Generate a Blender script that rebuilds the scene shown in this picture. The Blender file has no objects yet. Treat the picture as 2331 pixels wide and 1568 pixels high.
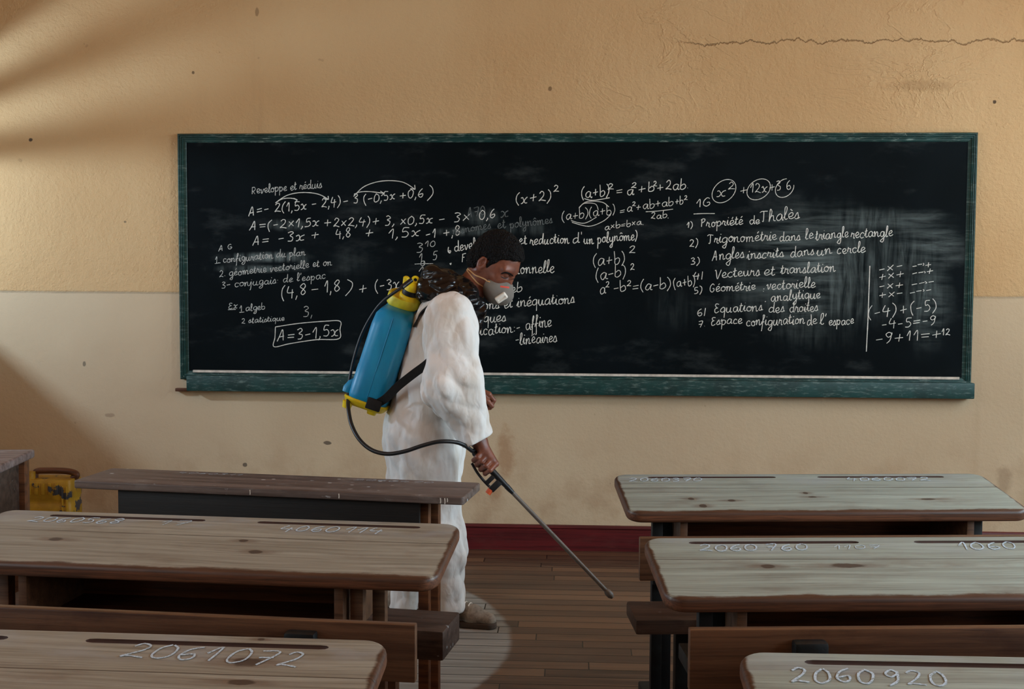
import bpy, bmesh, math, random
import numpy as np
from mathutils import Matrix, Vector

C = bpy.context.scene.collection
random.seed(7)
W_PX, H_PX = 2331.0, 1568.0

# ---------------------------------------------------------------- camera
F_PX, CAM_H = 2600.0, 1.44
YAW, PITCH, ROLL = 0.052, math.atan(150 / 2600.0), 0.005
_a, _p, _r = YAW, PITCH, ROLL
FWD = np.array([-math.sin(_a) * math.cos(_p), math.cos(_a) * math.cos(_p), -math.sin(_p)])
_R0 = np.array([math.cos(_a), math.sin(_a), 0.0])
_U0 = np.cross(_R0, FWD)
RGT = _R0 * math.cos(_r) + _U0 * math.sin(_r)
UPV = -_R0 * math.sin(_r) + _U0 * math.cos(_r)
EYE = np.array([0.0, 0.0, CAM_H])
cam = bpy.data.objects.new('camera', bpy.data.cameras.new('camera'))
C.objects.link(cam)
cam.data.sensor_fit = 'HORIZONTAL'
cam.data.sensor_width = 36.0
cam.data.lens = F_PX * 36.0 / W_PX
cam.data.clip_start = 0.05
m = Matrix.Identity(4)
for i in range(3):
    m[i][0], m[i][1], m[i][2], m[i][3] = RGT[i], UPV[i], -FWD[i], EYE[i]
cam.matrix_world = m
bpy.context.scene.camera = cam

def ray(u, v, axis, val):
    """the point of a plane (axis = val) that stands at a place of the photograph"""
    d = FWD * F_PX + RGT * (u - W_PX / 2) - UPV * (v - H_PX / 2)
    t = (val - EYE[axis]) / d[axis]
    return EYE + d * t

# ---------------------------------------------------------------- view, world, daylight
sc = bpy.context.scene
sc.view_settings.view_transform = 'Standard'
sc.view_settings.look = 'None'
sc.view_settings.gamma = 1.0
sc.view_settings.use_curve_mapping = False
sc.view_settings.exposure = 0.32
world = bpy.data.worlds.new('sky')
sc.world = world
world.use_nodes = True
bg = world.node_tree.nodes['Background']
bg.inputs['Color'].default_value = (0.62, 0.78, 1.0, 1)
bg.inputs['Strength'].default_value = 0.6

ROOM_L, ROOM_R, ROOM_B, ROOM_F, ROOM_H = -3.62, 3.75, -3.4, 6.02, 3.4
WIN_R = [(-0.9, 0.5, 1.05, 2.85), (1.5, 2.9, 1.05, 2.85), (3.75, 5.15, 1.05, 2.85)]
WIN_L = [(-0.9, 0.5, 1.05, 2.85), (1.3, 2.7, 1.05, 2.85), (4.3, 5.8, 1.46, 2.40)]

def daylight(x, y, z, sx, sz, power, color, aim):
    d = bpy.data.lights.new('daylight', 'AREA')
    d.shape = 'RECTANGLE'; d.size = sx; d.size_y = sz
    d.energy = power; d.color = color
    o = bpy.data.objects.new('daylight', d); C.objects.link(o)
    o.location = (x, y, z)
    o.rotation_euler = (Vector(aim) - Vector((x, y, z))).to_track_quat('-Z', 'Z').to_euler()
    return o

COOL = (0.66, 0.86, 1.0)
WARM = (1.0, 0.84, 0.64)
# skylight outside the windows of the right wall, brightest near the front of the room
daylight(ROOM_R + 0.6, 4.3, 2.3, 1.6, 2.0, 130, COOL, (0, 4.0, 0.9))
daylight(ROOM_R + 0.6, 2.2, 2.3, 1.6, 2.0, 240, COOL, (0, 2.6, 0.7))
daylight(ROOM_R + 0.6, -0.2, 2.3, 1.6, 2.0, 55, (0.85, 0.94, 1.0), (0, 1.5, 0.9))
# left wall
daylight(ROOM_L - 0.6, 5.05, 1.95, 1.2, 0.8, 6, COOL, (-1.0, 6.0, 1.4))
daylight(ROOM_L - 0.6, 2.0, 2.3, 1.6, 2.0, 65, COOL, (0, 2.8, 0.7))
daylight(ROOM_L - 0.6, -0.2, 2.3, 1.6, 2.0, 35, (0.85, 0.94, 1.0), (0, 1.5, 0.9))
# low sun thrown back by bright ground outside, seen through the bars of the left front window
daylight(ROOM_L - 0.62, 4.75, 2.0, 0.11, 0.11, 37, (0.58, 0.78, 1.0), (ROOM_L + 1.6, 6.0, 2.0))
# warm light thrown up to the ceiling by the sunlit ground outside
for yy, pw in ((4.45, 25), (2.2, 95), (-0.2, 75)):
    daylight(ROOM_R + 0.75, yy, 0.75, 1.4, 0.5, pw, WARM, (2.0, yy + 0.5, ROOM_H))
for yy, pw in ((2.0, 95), (-0.2, 70)):
    daylight(ROOM_L - 0.75, yy, 0.75, 1.4, 0.5, pw, WARM, (-2.0, yy + 0.5, ROOM_H))

# ---------------------------------------------------------------- object helpers
def link(name, me, mat=None, parent=None):
    o = bpy.data.objects.new(name, me)
    C.objects.link(o)
    if mat is not None:
        for mm in (mat if isinstance(mat, (list, tuple)) else [mat]):
            me.materials.append(mm)
    if parent is not None:
        o.parent = parent
    return o

def thing(name, label, cat, loc=(0, 0, 0), rz=0.0, group=None):
    o = bpy.data.objects.new(name, None)
    C.objects.link(o)
    o.location = loc; o.rotation_euler = (0, 0, rz)
    o.empty_display_size = 0.1
    o['label'] = label; o['category'] = cat
    if group: o['group'] = group
    return o

def struct(o):
    o['kind'] = 'structure'
    return o

def smooth(me, angle=None):
    me.polygons.foreach_set('use_smooth', [True] * len(me.polygons))
    if angle is not None:
        me.set_sharp_from_angle(angle=math.radians(angle))

class MB:
    """collects simple solids into one mesh"""
    def __init__(s): s.v = []; s.f = []
    def add(s, vs, fs):
        b = len(s.v)
        s.v += [tuple(map(float, v)) for v in vs]
        s.f += [tuple(i + b for i in f) for f in fs]
        return s
    def box(s, lo, hi):
        x0, y0, z0 = lo; x1, y1, z1 = hi
        return s.add([(x0, y0, z0), (x1, y0, z0), (x1, y1, z0), (x0, y1, z0), (x0, y0, z1), (x1, y0, z1), (x1, y1, z1), (x0, y1, z1)],
                     [(0, 3, 2, 1), (4, 5, 6, 7), (0, 1, 5, 4), (1, 2, 6, 5), (2, 3, 7, 6), (3, 0, 4, 7)])
    def rings(s, rings, cap=True, closed=False):
        n = len(rings[0]); vs = [p for r in rings for p in r]; fs = []
        R = len(rings)
        for i in range(R if closed else R - 1):
            j = (i + 1) % R
            for k in range(n):
                l = (k + 1) % n
                fs.append((i * n + k, i * n + l, j * n + l, j * n + k))
        if cap and not closed:
            fs.append(tuple(range(n - 1, -1, -1)))
            fs.append(tuple((R - 1) * n + k for k in range(n)))
        return s.add(vs, fs)
    def tube(s, pts, r, n=10, cap=True):
        pts = [np.array(p, float) for p in pts]
        rr = r if isinstance(r, (list, tuple)) else [r] * len(pts)
        rings = []; up = None
        for i, p in enumerate(pts):
            t = pts[min(i + 1, len(pts) - 1)] - pts[max(i - 1, 0)]
            t = t / (np.linalg.norm(t) + 1e-9)
            if up is None:
                up = np.array([0, 0, 1.0]) if abs(t[2]) < 0.9 else np.array([1.0, 0, 0])
            x = np.cross(up, t); x /= np.linalg.norm(x) + 1e-9
            y = np.cross(t, x); up = y
            rings.append([p + rr[i] * (math.cos(2 * math.pi * k / n) * x + math.sin(2 * math.pi * k / n) * y) for k in range(n)])
        return s.rings(rings, cap)
    def band(s, pts, nrm, w, t):
        """flat strap along pts; nrm = outward direction(s), w wide, t thick"""
        pts = [np.array(p, float) for p in pts]; rings = []
        for i, p in enumerate(pts):
            tg = pts[min(i + 1, len(pts) - 1)] - pts[max(i - 1, 0)]; tg /= np.linalg.norm(tg) + 1e-9
            nn = np.array(nrm[i] if isinstance(nrm, list) else nrm, float)
            nn = nn - tg * (nn @ tg); nn /= np.linalg.norm(nn) + 1e-9
            sd = np.cross(tg, nn)
            rings.append([p + sd * w / 2 - nn * t / 2, p + sd * w / 2 + nn * t / 2, p - sd * w / 2 + nn * t / 2, p - sd * w / 2 - nn * t / 2])
        return s.rings(rings)
    def mesh(s, name):
        me = bpy.data.meshes.new(name)
        me.from_pydata(s.v, [], s.f); me.update()
        bm = bmesh.new(); bm.from_mesh(me)
        bmesh.ops.recalc_face_normals(bm, faces=bm.faces); bm.to_mesh(me); bm.free()
        return me
    def build(s, name, mat, parent=None, bevel=0.0, seg=2, sm=None):
        me = s.mesh(name)
        if bevel:
            bm = bmesh.new(); bm.from_mesh(me)
            bmesh.ops.bevel(bm, geom=[e for e in bm.edges if e.calc_face_angle(0) > 0.5], offset=bevel, segments=seg, profile=0.6, affect='EDGES', clamp_overlap=True)
            bm.to_mesh(me); bm.free()
            smooth(me, 40)
        if sm is not None: smooth(me, sm)
        return link(name, me, mat, parent)

def spline(pts, n=6):
    """Catmull-Rom through pts"""
    P = [np.array(p, float) for p in pts]
    if len(P) < 3: return P
    out = []
    for i in range(len(P) - 1):
        p0 = P[max(i - 1, 0)]; p1 = P[i]; p2 = P[i + 1]; p3 = P[min(i + 2, len(P) - 1)]
        for k in range(n):
            t = k / n
            out.append(0.5 * ((2 * p1) + (-p0 + p2) * t + (2 * p0 - 5 * p1 + 4 * p2 - p3) * t * t + (-p0 + 3 * p1 - 3 * p2 + p3) * t ** 3))
    out.append(P[-1])
    return out

# ---------------------------------------------------------------- materials
class NT:
    def __init__(s, name):
        s.m = bpy.data.materials.new(name); s.m.use_nodes = True
        s.t = s.m.node_tree; s.t.nodes.clear()
        s.out = s.t.nodes.new('ShaderNodeOutputMaterial')
    def n(s, kind, **kw):
        nd = s.t.nodes.new(kind)
        for k, v in kw.items():
            setattr(nd, k, v)
        return nd
    def put(s, sock, val):
        if isinstance(val, bpy.types.NodeSocket): s.t.links.new(val, sock)
        elif isinstance(val, (tuple, list)) and sock.type == 'RGBA' and len(val) == 3: sock.default_value = (*val, 1)
        else: sock.default_value = val
    def co(s): return s.n('ShaderNodeTexCoord').outputs['Object']
    def map(s, v, scale=(1, 1, 1), loc=(0, 0, 0), rot=(0, 0, 0)):
        nd = s.n('ShaderNodeMapping'); s.put(nd.inputs['Vector'], v)
        nd.inputs['Scale'].default_value = scale; nd.inputs['Location'].default_value = loc; nd.inputs['Rotation'].default_value = rot
        return nd.outputs[0]
    def noise(s, v, scale=5, detail=4, rough=0.55, dist=0.0):
        nd = s.n('ShaderNodeTexNoise'); s.put(nd.inputs['Vector'], v)
        for k, q in (('Scale', scale), ('Detail', detail), ('Roughness', rough), ('Distortion', dist)): nd.inputs[k].default_value = q
        return nd.outputs['Fac']
    def voro(s, v, scale=5, feature='F1', rnd=1.0):
        nd = s.n('ShaderNodeTexVoronoi', feature=feature); s.put(nd.inputs['Vector'], v)
        nd.inputs['Scale'].default_value = scale; nd.inputs['Randomness'].default_value = rnd
        return nd.outputs['Distance']
    def math(s, op, a, b=0.0, c=0.0, clamp=False):
        nd = s.n('ShaderNodeMath', operation=op, use_clamp=clamp)
        s.put(nd.inputs[0], a); s.put(nd.inputs[1], b); s.put(nd.inputs[2], c)
        return nd.outputs[0]
    def step(s, v, a, b):
        """smooth 0..1 as v goes from a to b"""
        nd = s.n('ShaderNodeMapRange', interpolation_type='SMOOTHSTEP')
        s.put(nd.inputs['Value'], v)
        nd.inputs['From Min'].default_value = a; nd.inputs['From Max'].default_value = b
        return nd.outputs[0]
    def mix(s, f, a, b, mode='MIX'):
        nd = s.n('ShaderNodeMix', data_type='RGBA', blend_type=mode)
        s.put(nd.inputs[0], f); s.put(nd.inputs[6], a); s.put(nd.inputs[7], b)
        return nd.outputs[2]
    def xyz(s, v):
        nd = s.n('ShaderNodeSeparateXYZ'); s.put(nd.inputs[0], v)
        return nd.outputs
    def bump(s, h, strength=0.3, dist=0.01, normal=None):
        nd = s.n('ShaderNodeBump'); s.put(nd.inputs['Height'], h)
        nd.inputs['Strength'].default_value = strength; nd.inputs['Distance'].default_value = dist
        if normal is not None: s.put(nd.inputs['Normal'], normal)
        return nd.outputs[0]
    def done(s, color, rough=0.6, normal=None, metal=0.0, spec=0.4, coat=0.0, coat_rough=0.1, sheen=0.0, sss=0.0, alpha=None):
        b = s.n('ShaderNodeBsdfPrincipled')
        s.put(b.inputs['Base Color'], color); s.put(b.inputs['Roughness'], rough)
        b.inputs['Metallic'].default_value = metal; s.put(b.inputs['Specular IOR Level'], spec)
        s.put(b.inputs['Coat Weight'], coat); b.inputs['Coat Roughness'].default_value = coat_rough
        b.inputs['Sheen Weight'].default_value = sheen
        if sss:
            b.inputs['Subsurface Weight'].default_value = sss; b.inputs['Subsurface Radius'].default_value = (0.02, 0.008, 0.005); b.inputs['Subsurface Scale'].default_value = 0.3
        if normal is not None: s.put(b.inputs['Normal'], normal)
        if alpha is not None: s.put(b.inputs['Alpha'], alpha)
        s.t.links.new(b.outputs[0], s.out.inputs['Surface'])
        return s.m

def srgb(r, g, b):
    return tuple(((c / 255) / 12.92 if c / 255 <= 0.04045 else ((c / 255 + 0.055) / 1.055) ** 2.4) for c in (r, g, b))

WALL_MARKS = [(1150, 1030, 26, 60, 0.5, (150, 98, 52)), (1128, 1110, 16, 40, 0.4, (150, 98, 52)), (745, 1008, 10, 5, 0.85, (84, 72, 62)), (558, 1058, 7, 6, 0.8, (80, 70, 62)), (2285, 1095, 22, 45, 0.35, (120, 88, 60)), (2264, 232, 6, 6, 0.9, (60, 48, 40)), (70, 318, 7, 6, 0.9, (60, 52, 46)),
              (192, 828, 5, 8, 0.7, (92, 88, 76)), (1252, 202, 5, 6, 0.7, (104, 78, 50)), (2090, 195, 90, 14, 0.25, (120, 86, 48)), (440, 165, 5, 6, 0.8, (84, 66, 46)), (585, 28, 6, 14, 0.5, (100, 76, 50)), (285, 505, 6, 5, 0.7, (96, 84, 66)), (250, 945, 14, 6, 0.4, (120, 92, 74))]
def m_wall(two_tone=True):
    w = NT('plaster'); co = w.co(); x, y, z = w.xyz(co)
    big = w.noise(co, 0.9, 3, 0.5); mid = w.noise(co, 5, 5, 0.6); fine = w.noise(co, 70, 3, 0.6)
    up = w.mix(w.step(big, 0.35, 0.65), srgb(200, 163, 116), srgb(207, 173, 127))
    lo = w.mix(w.step(big, 0.35, 0.65), srgb(197, 174, 142), srgb(204, 182, 150))
    wob = w.math('MULTIPLY_ADD', w.noise(co, 1.5, 2), 0.02, z)
    low = w.step(wob, WALL_LINE + 0.016, WALL_LINE + 0.010)
    col = w.mix(low, up, lo)
    streak = w.noise(w.map(co, (5, 5, 0.35)), 1.0, 4, 0.6)
    col = w.mix(w.math('MULTIPLY', w.step(streak, 0.58, 0.8), 0.22), col, srgb(150, 118, 84))
    spots = w.noise(co, 11, 3, 0.5)
    col = w.mix(w.math('MULTIPLY', w.step(spots, 0.73, 0.75), 0.22), col, srgb(110, 85, 60))
    pock = w.voro(w.map(co, (1, 1, 1.2), (3, 0, 1)), 1.9)
    col = w.mix(w.math('MULTIPLY', w.step(pock, 0.016, 0.010), 0.8), col, srgb(75, 62, 52))
    # dirt where the wall meets things near the floor
    grime = w.math('MULTIPLY', w.step(z, 0.75, 0.15), w.step(mid, 0.42, 0.66))
    col = w.mix(w.math('MULTIPLY', grime, 0.30), col, srgb(140, 96, 58))
    # single stains and chips
    wb = w.math('MULTIPLY', w.math('SUBTRACT', w.noise(co, 14, 4, 0.65), 0.5), 1.5)
    for (u, v, ru, rv, st, tone) in WALL_MARKS:
        c_ = ray(u, v, 1, ROOM_F); q = 6.0 / F_PX
        a, _, b = w.xyz(w.map(co, (1 / (ru * q), 1, 1 / (rv * q)), (-c_[0] / (ru * q), 0, -c_[2] / (rv * q))))
        d = w.math('ADD', w.math('SQRT', w.math('ADD', w.math('MULTIPLY', a, a), w.math('MULTIPLY', b, b))), wb)
        col = w.mix(w.math('MULTIPLY', w.step(d, 1.15, 0.35) if max(ru, rv) > 15 else w.step(d, 0.85, 0.55), st), col, srgb(*tone))
    # ridges left by a trowel, and one crack
    ridge = w.math('ABSOLUTE', w.math('SUBTRACT', w.noise(w.map(co, (1, 1, 1.7)), 2.3, 5, 0.62, 0.6), 0.5))
    ridge = w.step(ridge, 0.03, 0.0)
    patch = w.step(w.noise(co, 0.8, 2), 0.50, 0.66)
    crz = w.math('MULTIPLY_ADD', w.noise(w.map(co, (3, 3, 1)), 2.5, 5, 0.7), 0.12, z)
    crack = w.math('MULTIPLY', w.step(w.math('ABSOLUTE', w.math('SUBTRACT', crz, 2.72)), 0.005, 0.001), w.step(x, 0.45, 0.7))
    col = w.mix(w.math('MULTIPLY', crack, 0.55), col, srgb(120, 88, 55))
    h = w.math('MULTIPLY_ADD', mid, 0.65, w.math('MULTIPLY', fine, 0.30))
    h = w.math('MULTIPLY_ADD', w.noise(co, 26, 4, 0.6), 0.35, h)
    h = w.math('MULTIPLY', h, w.math('MULTIPLY_ADD', w.step(wob, WALL_LINE, WALL_LINE + 0.02), 0.68, 0.32))
    h = w.math('MULTIPLY_ADD', w.math('MULTIPLY', w.math('MULTIPLY', ridge, patch), w.step(z, 1.2, 1.7)), 0.16, h)
    h = w.math('MULTIPLY_ADD', crack, -0.5, h)
    h = w.math('MULTIPLY_ADD', big, 1.1, h)
    return w.done(col, 0.85, w.bump(h, 0.8, 0.018), spec=0.2)

def m_flat(name, col, rough=0.6, var=0.12, scale=12, bump=0.1, spec=0.4, coat=0.0, metal=0.0, sss=0.0):
    w = NT(name); co = w.co(); nz = w.noise(co, scale, 4, 0.6)
    dark = tuple(c * (1 - var) for c in col); lite = tuple(min(1, c * (1 + var)) for c in col)
    return w.done(w.mix(w.step(nz, 0.3, 0.7), dark, lite), rough, w.bump(nz, bump, 0.004) if bump else None, spec=spec, coat=coat, metal=metal, sss=sss)

def grain(w, co, off=0.0):
    """wood figure running along x"""
    warp = w.noise(w.map(co, (0.7, 2, 2), (off, off, 0)), 2.0, 3, 0.5)
    v = w.n('ShaderNodeCombineXYZ')
    x, y, z = w.xyz(co)
    w.put(v.inputs[0], w.math('MULTIPLY', x, 0.9)); w.put(v.inputs[1], w.math('MULTIPLY_ADD', warp, 0.06, y)); w.put(v.inputs[2], z)
    g1 = w.noise(w.map(v.outputs[0], (1.2, 40, 40), (off, 0, 0)), 1.0, 6, 0.68)
    g2 = w.noise(w.map(v.outputs[0], (4, 210, 210), (off, 0, 0)), 1.0, 3, 0.6)
    return g1, g2

def m_wood(name, dark, lite, rough=0.55, off=0.0, spec=0.35, coat=0.0, scuff=None, fleck=None):
    w = NT(name); co = w.co(); g1, g2 = grain(w, co, off)
    col = w.mix(w.step(g1, 0.3, 0.7), dark, lite)
    col = w.mix(w.math('MULTIPLY', w.step(g2, 0.5, 0.75), 0.45), col, tuple(c * 0.45 for c in dark))
    if scuff is not None:
        col = w.mix(w.math('MULTIPLY', w.step(w.noise(w.map(co, (1, 2, 2)), 6, 5, 0.65), 0.5, 0.72), 0.55), col, scuff)
    if fleck is not None:
        a = w.step(w.voro(w.map(co, (0.7, 1, 1)), 24), 0.16, 0.10)
        b = w.step(w.noise(co, 4, 3, 0.6), 0.52, 0.6)
        col = w.mix(w.math('MULTIPLY', a, b), col, fleck)
        c2 = w.step(w.noise(w.map(co, (3, 12, 12)), 6, 4, 0.7), 0.66, 0.74)
        col = w.mix(w.math('MULTIPLY', c2, 0.7), col, fleck)
    h = w.math('MULTIPLY_ADD', g2, 0.5, g1)
    return w.done(col, w.math('MULTIPLY_ADD', g1, 0.2, rough - 0.1), w.bump(h, 0.25, 0.003), spec=spec, coat=coat)

def m_desktop(name, lite, mid, edge, hx, hy, off=0.0, knots=()):
    """scrubbed pale top, brown varnish left along the edges, knots, a joint between two boards, patchy bluish haze towards the back"""
    w = NT(name); co = w.co(); x, y, z = w.xyz(co); g1, g2 = grain(w, co, off)
    col = w.mix(w.step(g1, 0.28, 0.72), mid, lite)
    col = w.mix(w.math('MULTIPLY', w.step(g2, 0.48, 0.72), 0.55), col, tuple(c * 0.5 for c in mid))
    blot = w.noise(w.map(co, (1, 2.5, 2.5), (off * 3, 0, 0)), 3.5, 4, 0.6)
    col = w.mix(w.math('MULTIPLY', w.step(blot, 0.5, 0.75), 0.40), col, edge)
    haze = w.math('MULTIPLY', w.step(y, -0.155, -0.07), w.step(w.noise(w.map(co, (1, 3, 3), (off, 2, 0)), 4, 4, 0.6), 0.42, 0.66))
    col = w.mix(w.math('MULTIPLY', haze, 0.35), col, srgb(150, 158, 165))
    wob = w.math('MULTIPLY', w.math('SUBTRACT', w.noise(w.map(co, (1, 2, 1)), 22, 3, 0.6), 0.5), 0.9)
    for (kx, ky, rx, ry) in knots:
        a, b, _ = w.xyz(w.map(co, (1 / rx, 1 / ry, 1), (-kx / rx, -ky / ry, 0)))
        d = w.math('ADD', w.math('SQRT', w.math('ADD', w.math('MULTIPLY', a, a), w.math('MULTIPLY', b, b))), wob)
        a2, b2, _ = w.xyz(w.map(co, (.28 / rx, .75 / ry, 1), (-kx * .28 / rx, -ky * .75 / ry, 0)))
        d2 = w.math('ADD', w.math('SQRT', w.math('ADD', w.math('MULTIPLY', a2, a2), w.math('MULTIPLY', b2, b2))), wob)
        col = w.mix(w.math('MULTIPLY', w.step(d2, 1.2, 0.3), 0.5), col, edge)
        col = w.mix(w.math('MULTIPLY', w.step(d, 1.1, 0.7), 0.85), col, srgb(58, 46, 40))
    # edges
    nz = w.math('MULTIPLY', w.math('SUBTRACT', w.noise(w.map(co, (1, 2, 2)), 9, 5, 0.65), 0.5), 0.04)
    ex = w.math('SUBTRACT', hx, w.math('ABSOLUTE', x))
    ef = w.math('ADD', y, 2 * hy)
    e = w.math('MINIMUM', w.math('MULTIPLY', ex, 1.7), ef)
    em = w.step(w.math('ADD', e, nz), 0.027, 0.012)
    col = w.mix(em, col, w.mix(w.step(g1, 0.3, 0.7), tuple(c * 0.6 for c in edge), edge))
    side = w.step(z, -0.006, -0.014)
    col = w.mix(side, col, w.mix(w.step(g1, 0.3, 0.7), (edge[0] * 0.9, edge[1] * 0.8, edge[2] * 0.7), (edge[0] * 2.2, edge[1] * 1.9, edge[2] * 1.6)))
    col = w.mix(w.math('MULTIPLY', w.math('MAXIMUM', side, em), w.math('MULTIPLY', w.step(g2, 0.42, 0.66), 0.5)), col, srgb(34, 22, 16))
    jl = w.math('ABSOLUTE', w.math('ADD', y, w.math('MULTIPLY_ADD', w.noise(co, 1.5, 2), 0.01, 0.148)))
    col = w.mix(w.math('MULTIPLY', w.step(jl, 0.0022, 0.0008), 0.85), col, srgb(45, 28, 20))
    h = w.math('MULTIPLY_ADD', g2, 0.4, g1)
    h = w.math('MULTIPLY_ADD', w.step(jl, 0.004, 0.0), -1.5, h)
    return w.done(col, w.math('MULTIPLY_ADD', g1, 0.15, 0.42), w.bump(h, 0.25, 0.002), spec=0.45)

def m_floor():
    w = NT('floorboards'); co = w.co(); x, y, z = w.xyz(co)
    row = w.math('FLOOR', w.math('DIVIDE', y, 0.083)); fy = w.math('FRACT', w.math('DIVIDE', y, 0.083))
    def rnd(a, b=0.0):
        v = w.n('ShaderNodeCombineXYZ'); w.put(v.inputs[0], a); w.put(v.inputs[1], b)
        nd = w.n('ShaderNodeTexWhiteNoise', noise_dimensions='2D'); w.put(nd.inputs['Vector'], v.outputs[0]); return nd.outputs['Value']
    xs = w.math('DIVIDE', w.math('MULTIPLY_ADD', rnd(row, 3.0), 1.7, x), 1.55)
    col_i = w.math('FLOOR', xs); fx = w.math('FRACT', xs)
    tone = rnd(row, col_i)
    gy = w.math('MINIMUM', fy, w.math('SUBTRACT', 1.0, fy)); gx = w.math('MINIMUM', fx, w.math('SUBTRACT', 1.0, fx))
    gap = w.math('MAXIMUM', w.step(gy, 0.042, 0.020), w.step(gx, 0.0022, 0.0010))
    v = w.n('ShaderNodeCombineXYZ'); w.put(v.inputs[0], x); w.put(v.inputs[1], y); w.put(v.inputs[2], w.math('MULTIPLY', tone, 7.0))
    g = w.noise(w.map(v.outputs[0], (1.5, 40, 7)), 1.0, 5, 0.65)
    g3 = w.noise(w.map(v.outputs[0], (0.8, 6, 9)), 1.2, 4, 0.6)
    dry = w.mix(w.step(g, 0.3, 0.72), srgb(124, 119, 110), srgb(156, 153, 144))
    wet = w.mix(w.step(g, 0.3, 0.72), srgb(62, 43, 33), srgb(100, 74, 56))
    wet = w.mix(w.step(tone, 0.2, 1.0), wet, w.mix(0.5, wet, srgb(136, 100, 72)))
    wet = w.mix(w.math('MULTIPLY', w.step(g3, 0.52, 0.72), 0.65), wet, srgb(44, 32, 26))
    # the floor right of the man has been sprayed: a dark wet patch with a rounded rim
    dy = w.math('SUBTRACT', y, 4.42)
    rim = w.math('SUBTRACT', w.math('ADD', x, w.math('MULTIPLY', w.math('MULTIPLY', dy, dy), 0.42)), -0.235)
    rim = w.math('ADD', rim, w.math('MULTIPLY', w.math('SUBTRACT', w.noise(co, 9, 4, 0.6), 0.5), 0.035))
    wm = w.step(rim, -0.012, 0.02)
    col = w.mix(wm, dry, wet)
    # scuffed patches away from the spray
    col = w.mix(w.math('MULTIPLY', w.step(w.noise(co, 2.2, 4, 0.6), 0.56, 0.75), 0.22), col, srgb(132, 116, 100))
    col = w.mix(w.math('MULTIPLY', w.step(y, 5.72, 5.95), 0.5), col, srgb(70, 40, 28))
    col = w.mix(w.math('MULTIPLY', gap, 0.95), col, srgb(12, 9, 7))
    rough = w.math('MULTIPLY_ADD', wm, -0.16, w.math('MULTIPLY_ADD', g, 0.15, 0.46))
    h = w.math('MULTIPLY_ADD', gap, -1.0, w.math('MULTIPLY', g, 0.2))
    return w.done(col, rough, w.bump(h, 0.4, 0.004), spec=0.4)

def m_green(name='green_paint', dust=0.55):
    w = NT(name); co = w.co()
    a = w.noise(co, 7, 5, 0.65); b = w.noise(w.map(co, (12, 12, 60)), 1.4, 5, 0.7); c = w.noise(co, 45, 4, 0.65)
    col = w.mix(w.step(a, 0.35, 0.65), srgb(5, 46, 42), srgb(9, 62, 58))
    col = w.mix(w.math('MULTIPLY', w.step(b, 0.5, 0.72), dust), col, srgb(120, 140, 132))
    col = w.mix(w.step(c, 0.70, 0.74), col, srgb(170, 172, 162))
    return w.done(col, 0.5, w.bump(a, 0.3, 0.004), spec=0.45)

def m_board(cx, cz, smears):
    """black slate paint with hand-wiped chalk clouds; smears = (x, z, half x, half z, tilt, strength)"""
    w = NT('blackboard_paint'); co = w.co(); x, y, z = w.xyz(co)
    col = w.mix(w.step(w.noise(co, 2.2, 4, 0.6), 0.35, 0.7), srgb(2, 9, 12), srgb(7, 16, 20))
    total = None
    for (sx, sz, hx, hz, tilt, st) in smears:
        q = w.map(co, (1 / hx, 1, 1 / hz), (-sx / hx, 0, -sz / hz))
        if tilt: q = w.map(q, (1, 1, 1), (0, 0, 0), (0, tilt, 0))
        a, _, c = w.xyz(q)
        d = w.math('SQRT', w.math('ADD', w.math('MULTIPLY', a, a), w.math('MULTIPLY', c, c)))
        d = w.math('ADD', d, w.math('MULTIPLY', w.math('SUBTRACT', w.noise(co, 4, 4, 0.6), 0.5), 0.9))
        f = w.math('MULTIPLY', w.step(d, 1.2, 0.15), st * 1.15)
        total = f if total is None else w.math('MAXIMUM', total, f)
    ang = w.noise(co, 1.1, 2, 0.5)
    sx1 = w.noise(w.map(co, (26, 1, 3.0), (0, 0, 0), (0, 0.12, 0)), 1.0, 5, 0.6, 0.5)
    sx2 = w.noise(w.map(co, (3, 1, 26), (0, 0, 0), (0, 0.25, 0)), 1.0, 5, 0.6, 0.5)
    st = w.mix(w.step(ang, 0.45, 0.6), sx1, sx2)
    wipe = w.math('MULTIPLY', total, w.step(st, 0.32, 0.78))
    col = w.mix(wipe, col, srgb(150, 165, 162))
    gen = w.math('MULTIPLY', w.step(w.noise(w.map(co, (2, 1, 5)), 1.4, 5, 0.65), 0.52, 0.8), 0.09)
    col = w.mix(gen, col, srgb(150, 160, 158))
    return w.done(col, 0.7, w.bump(w.noise(co, 60, 3), 0.08, 0.002), spec=0.09)

def m_chalk(name, col, lo, hi, scale=420):
    w = NT(name); co = w.co()
    n1 = w.noise(co, scale, 2, 0.6)
    return w.done(w.mix(w.step(n1, lo, hi), srgb(34, 38, 39), col), 0.9, spec=0.1)

def m_deskchalk():
    w = NT('desk_chalk'); co = w.co()
    n1 = w.noise(w.map(co, (260, 380, 260)), 1.0, 2, 0.6)
    return w.done(w.mix(w.step(n1, 0.28, 0.58), srgb(132, 134, 130), srgb(186, 206, 220)), 0.9, spec=0.1)

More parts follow.
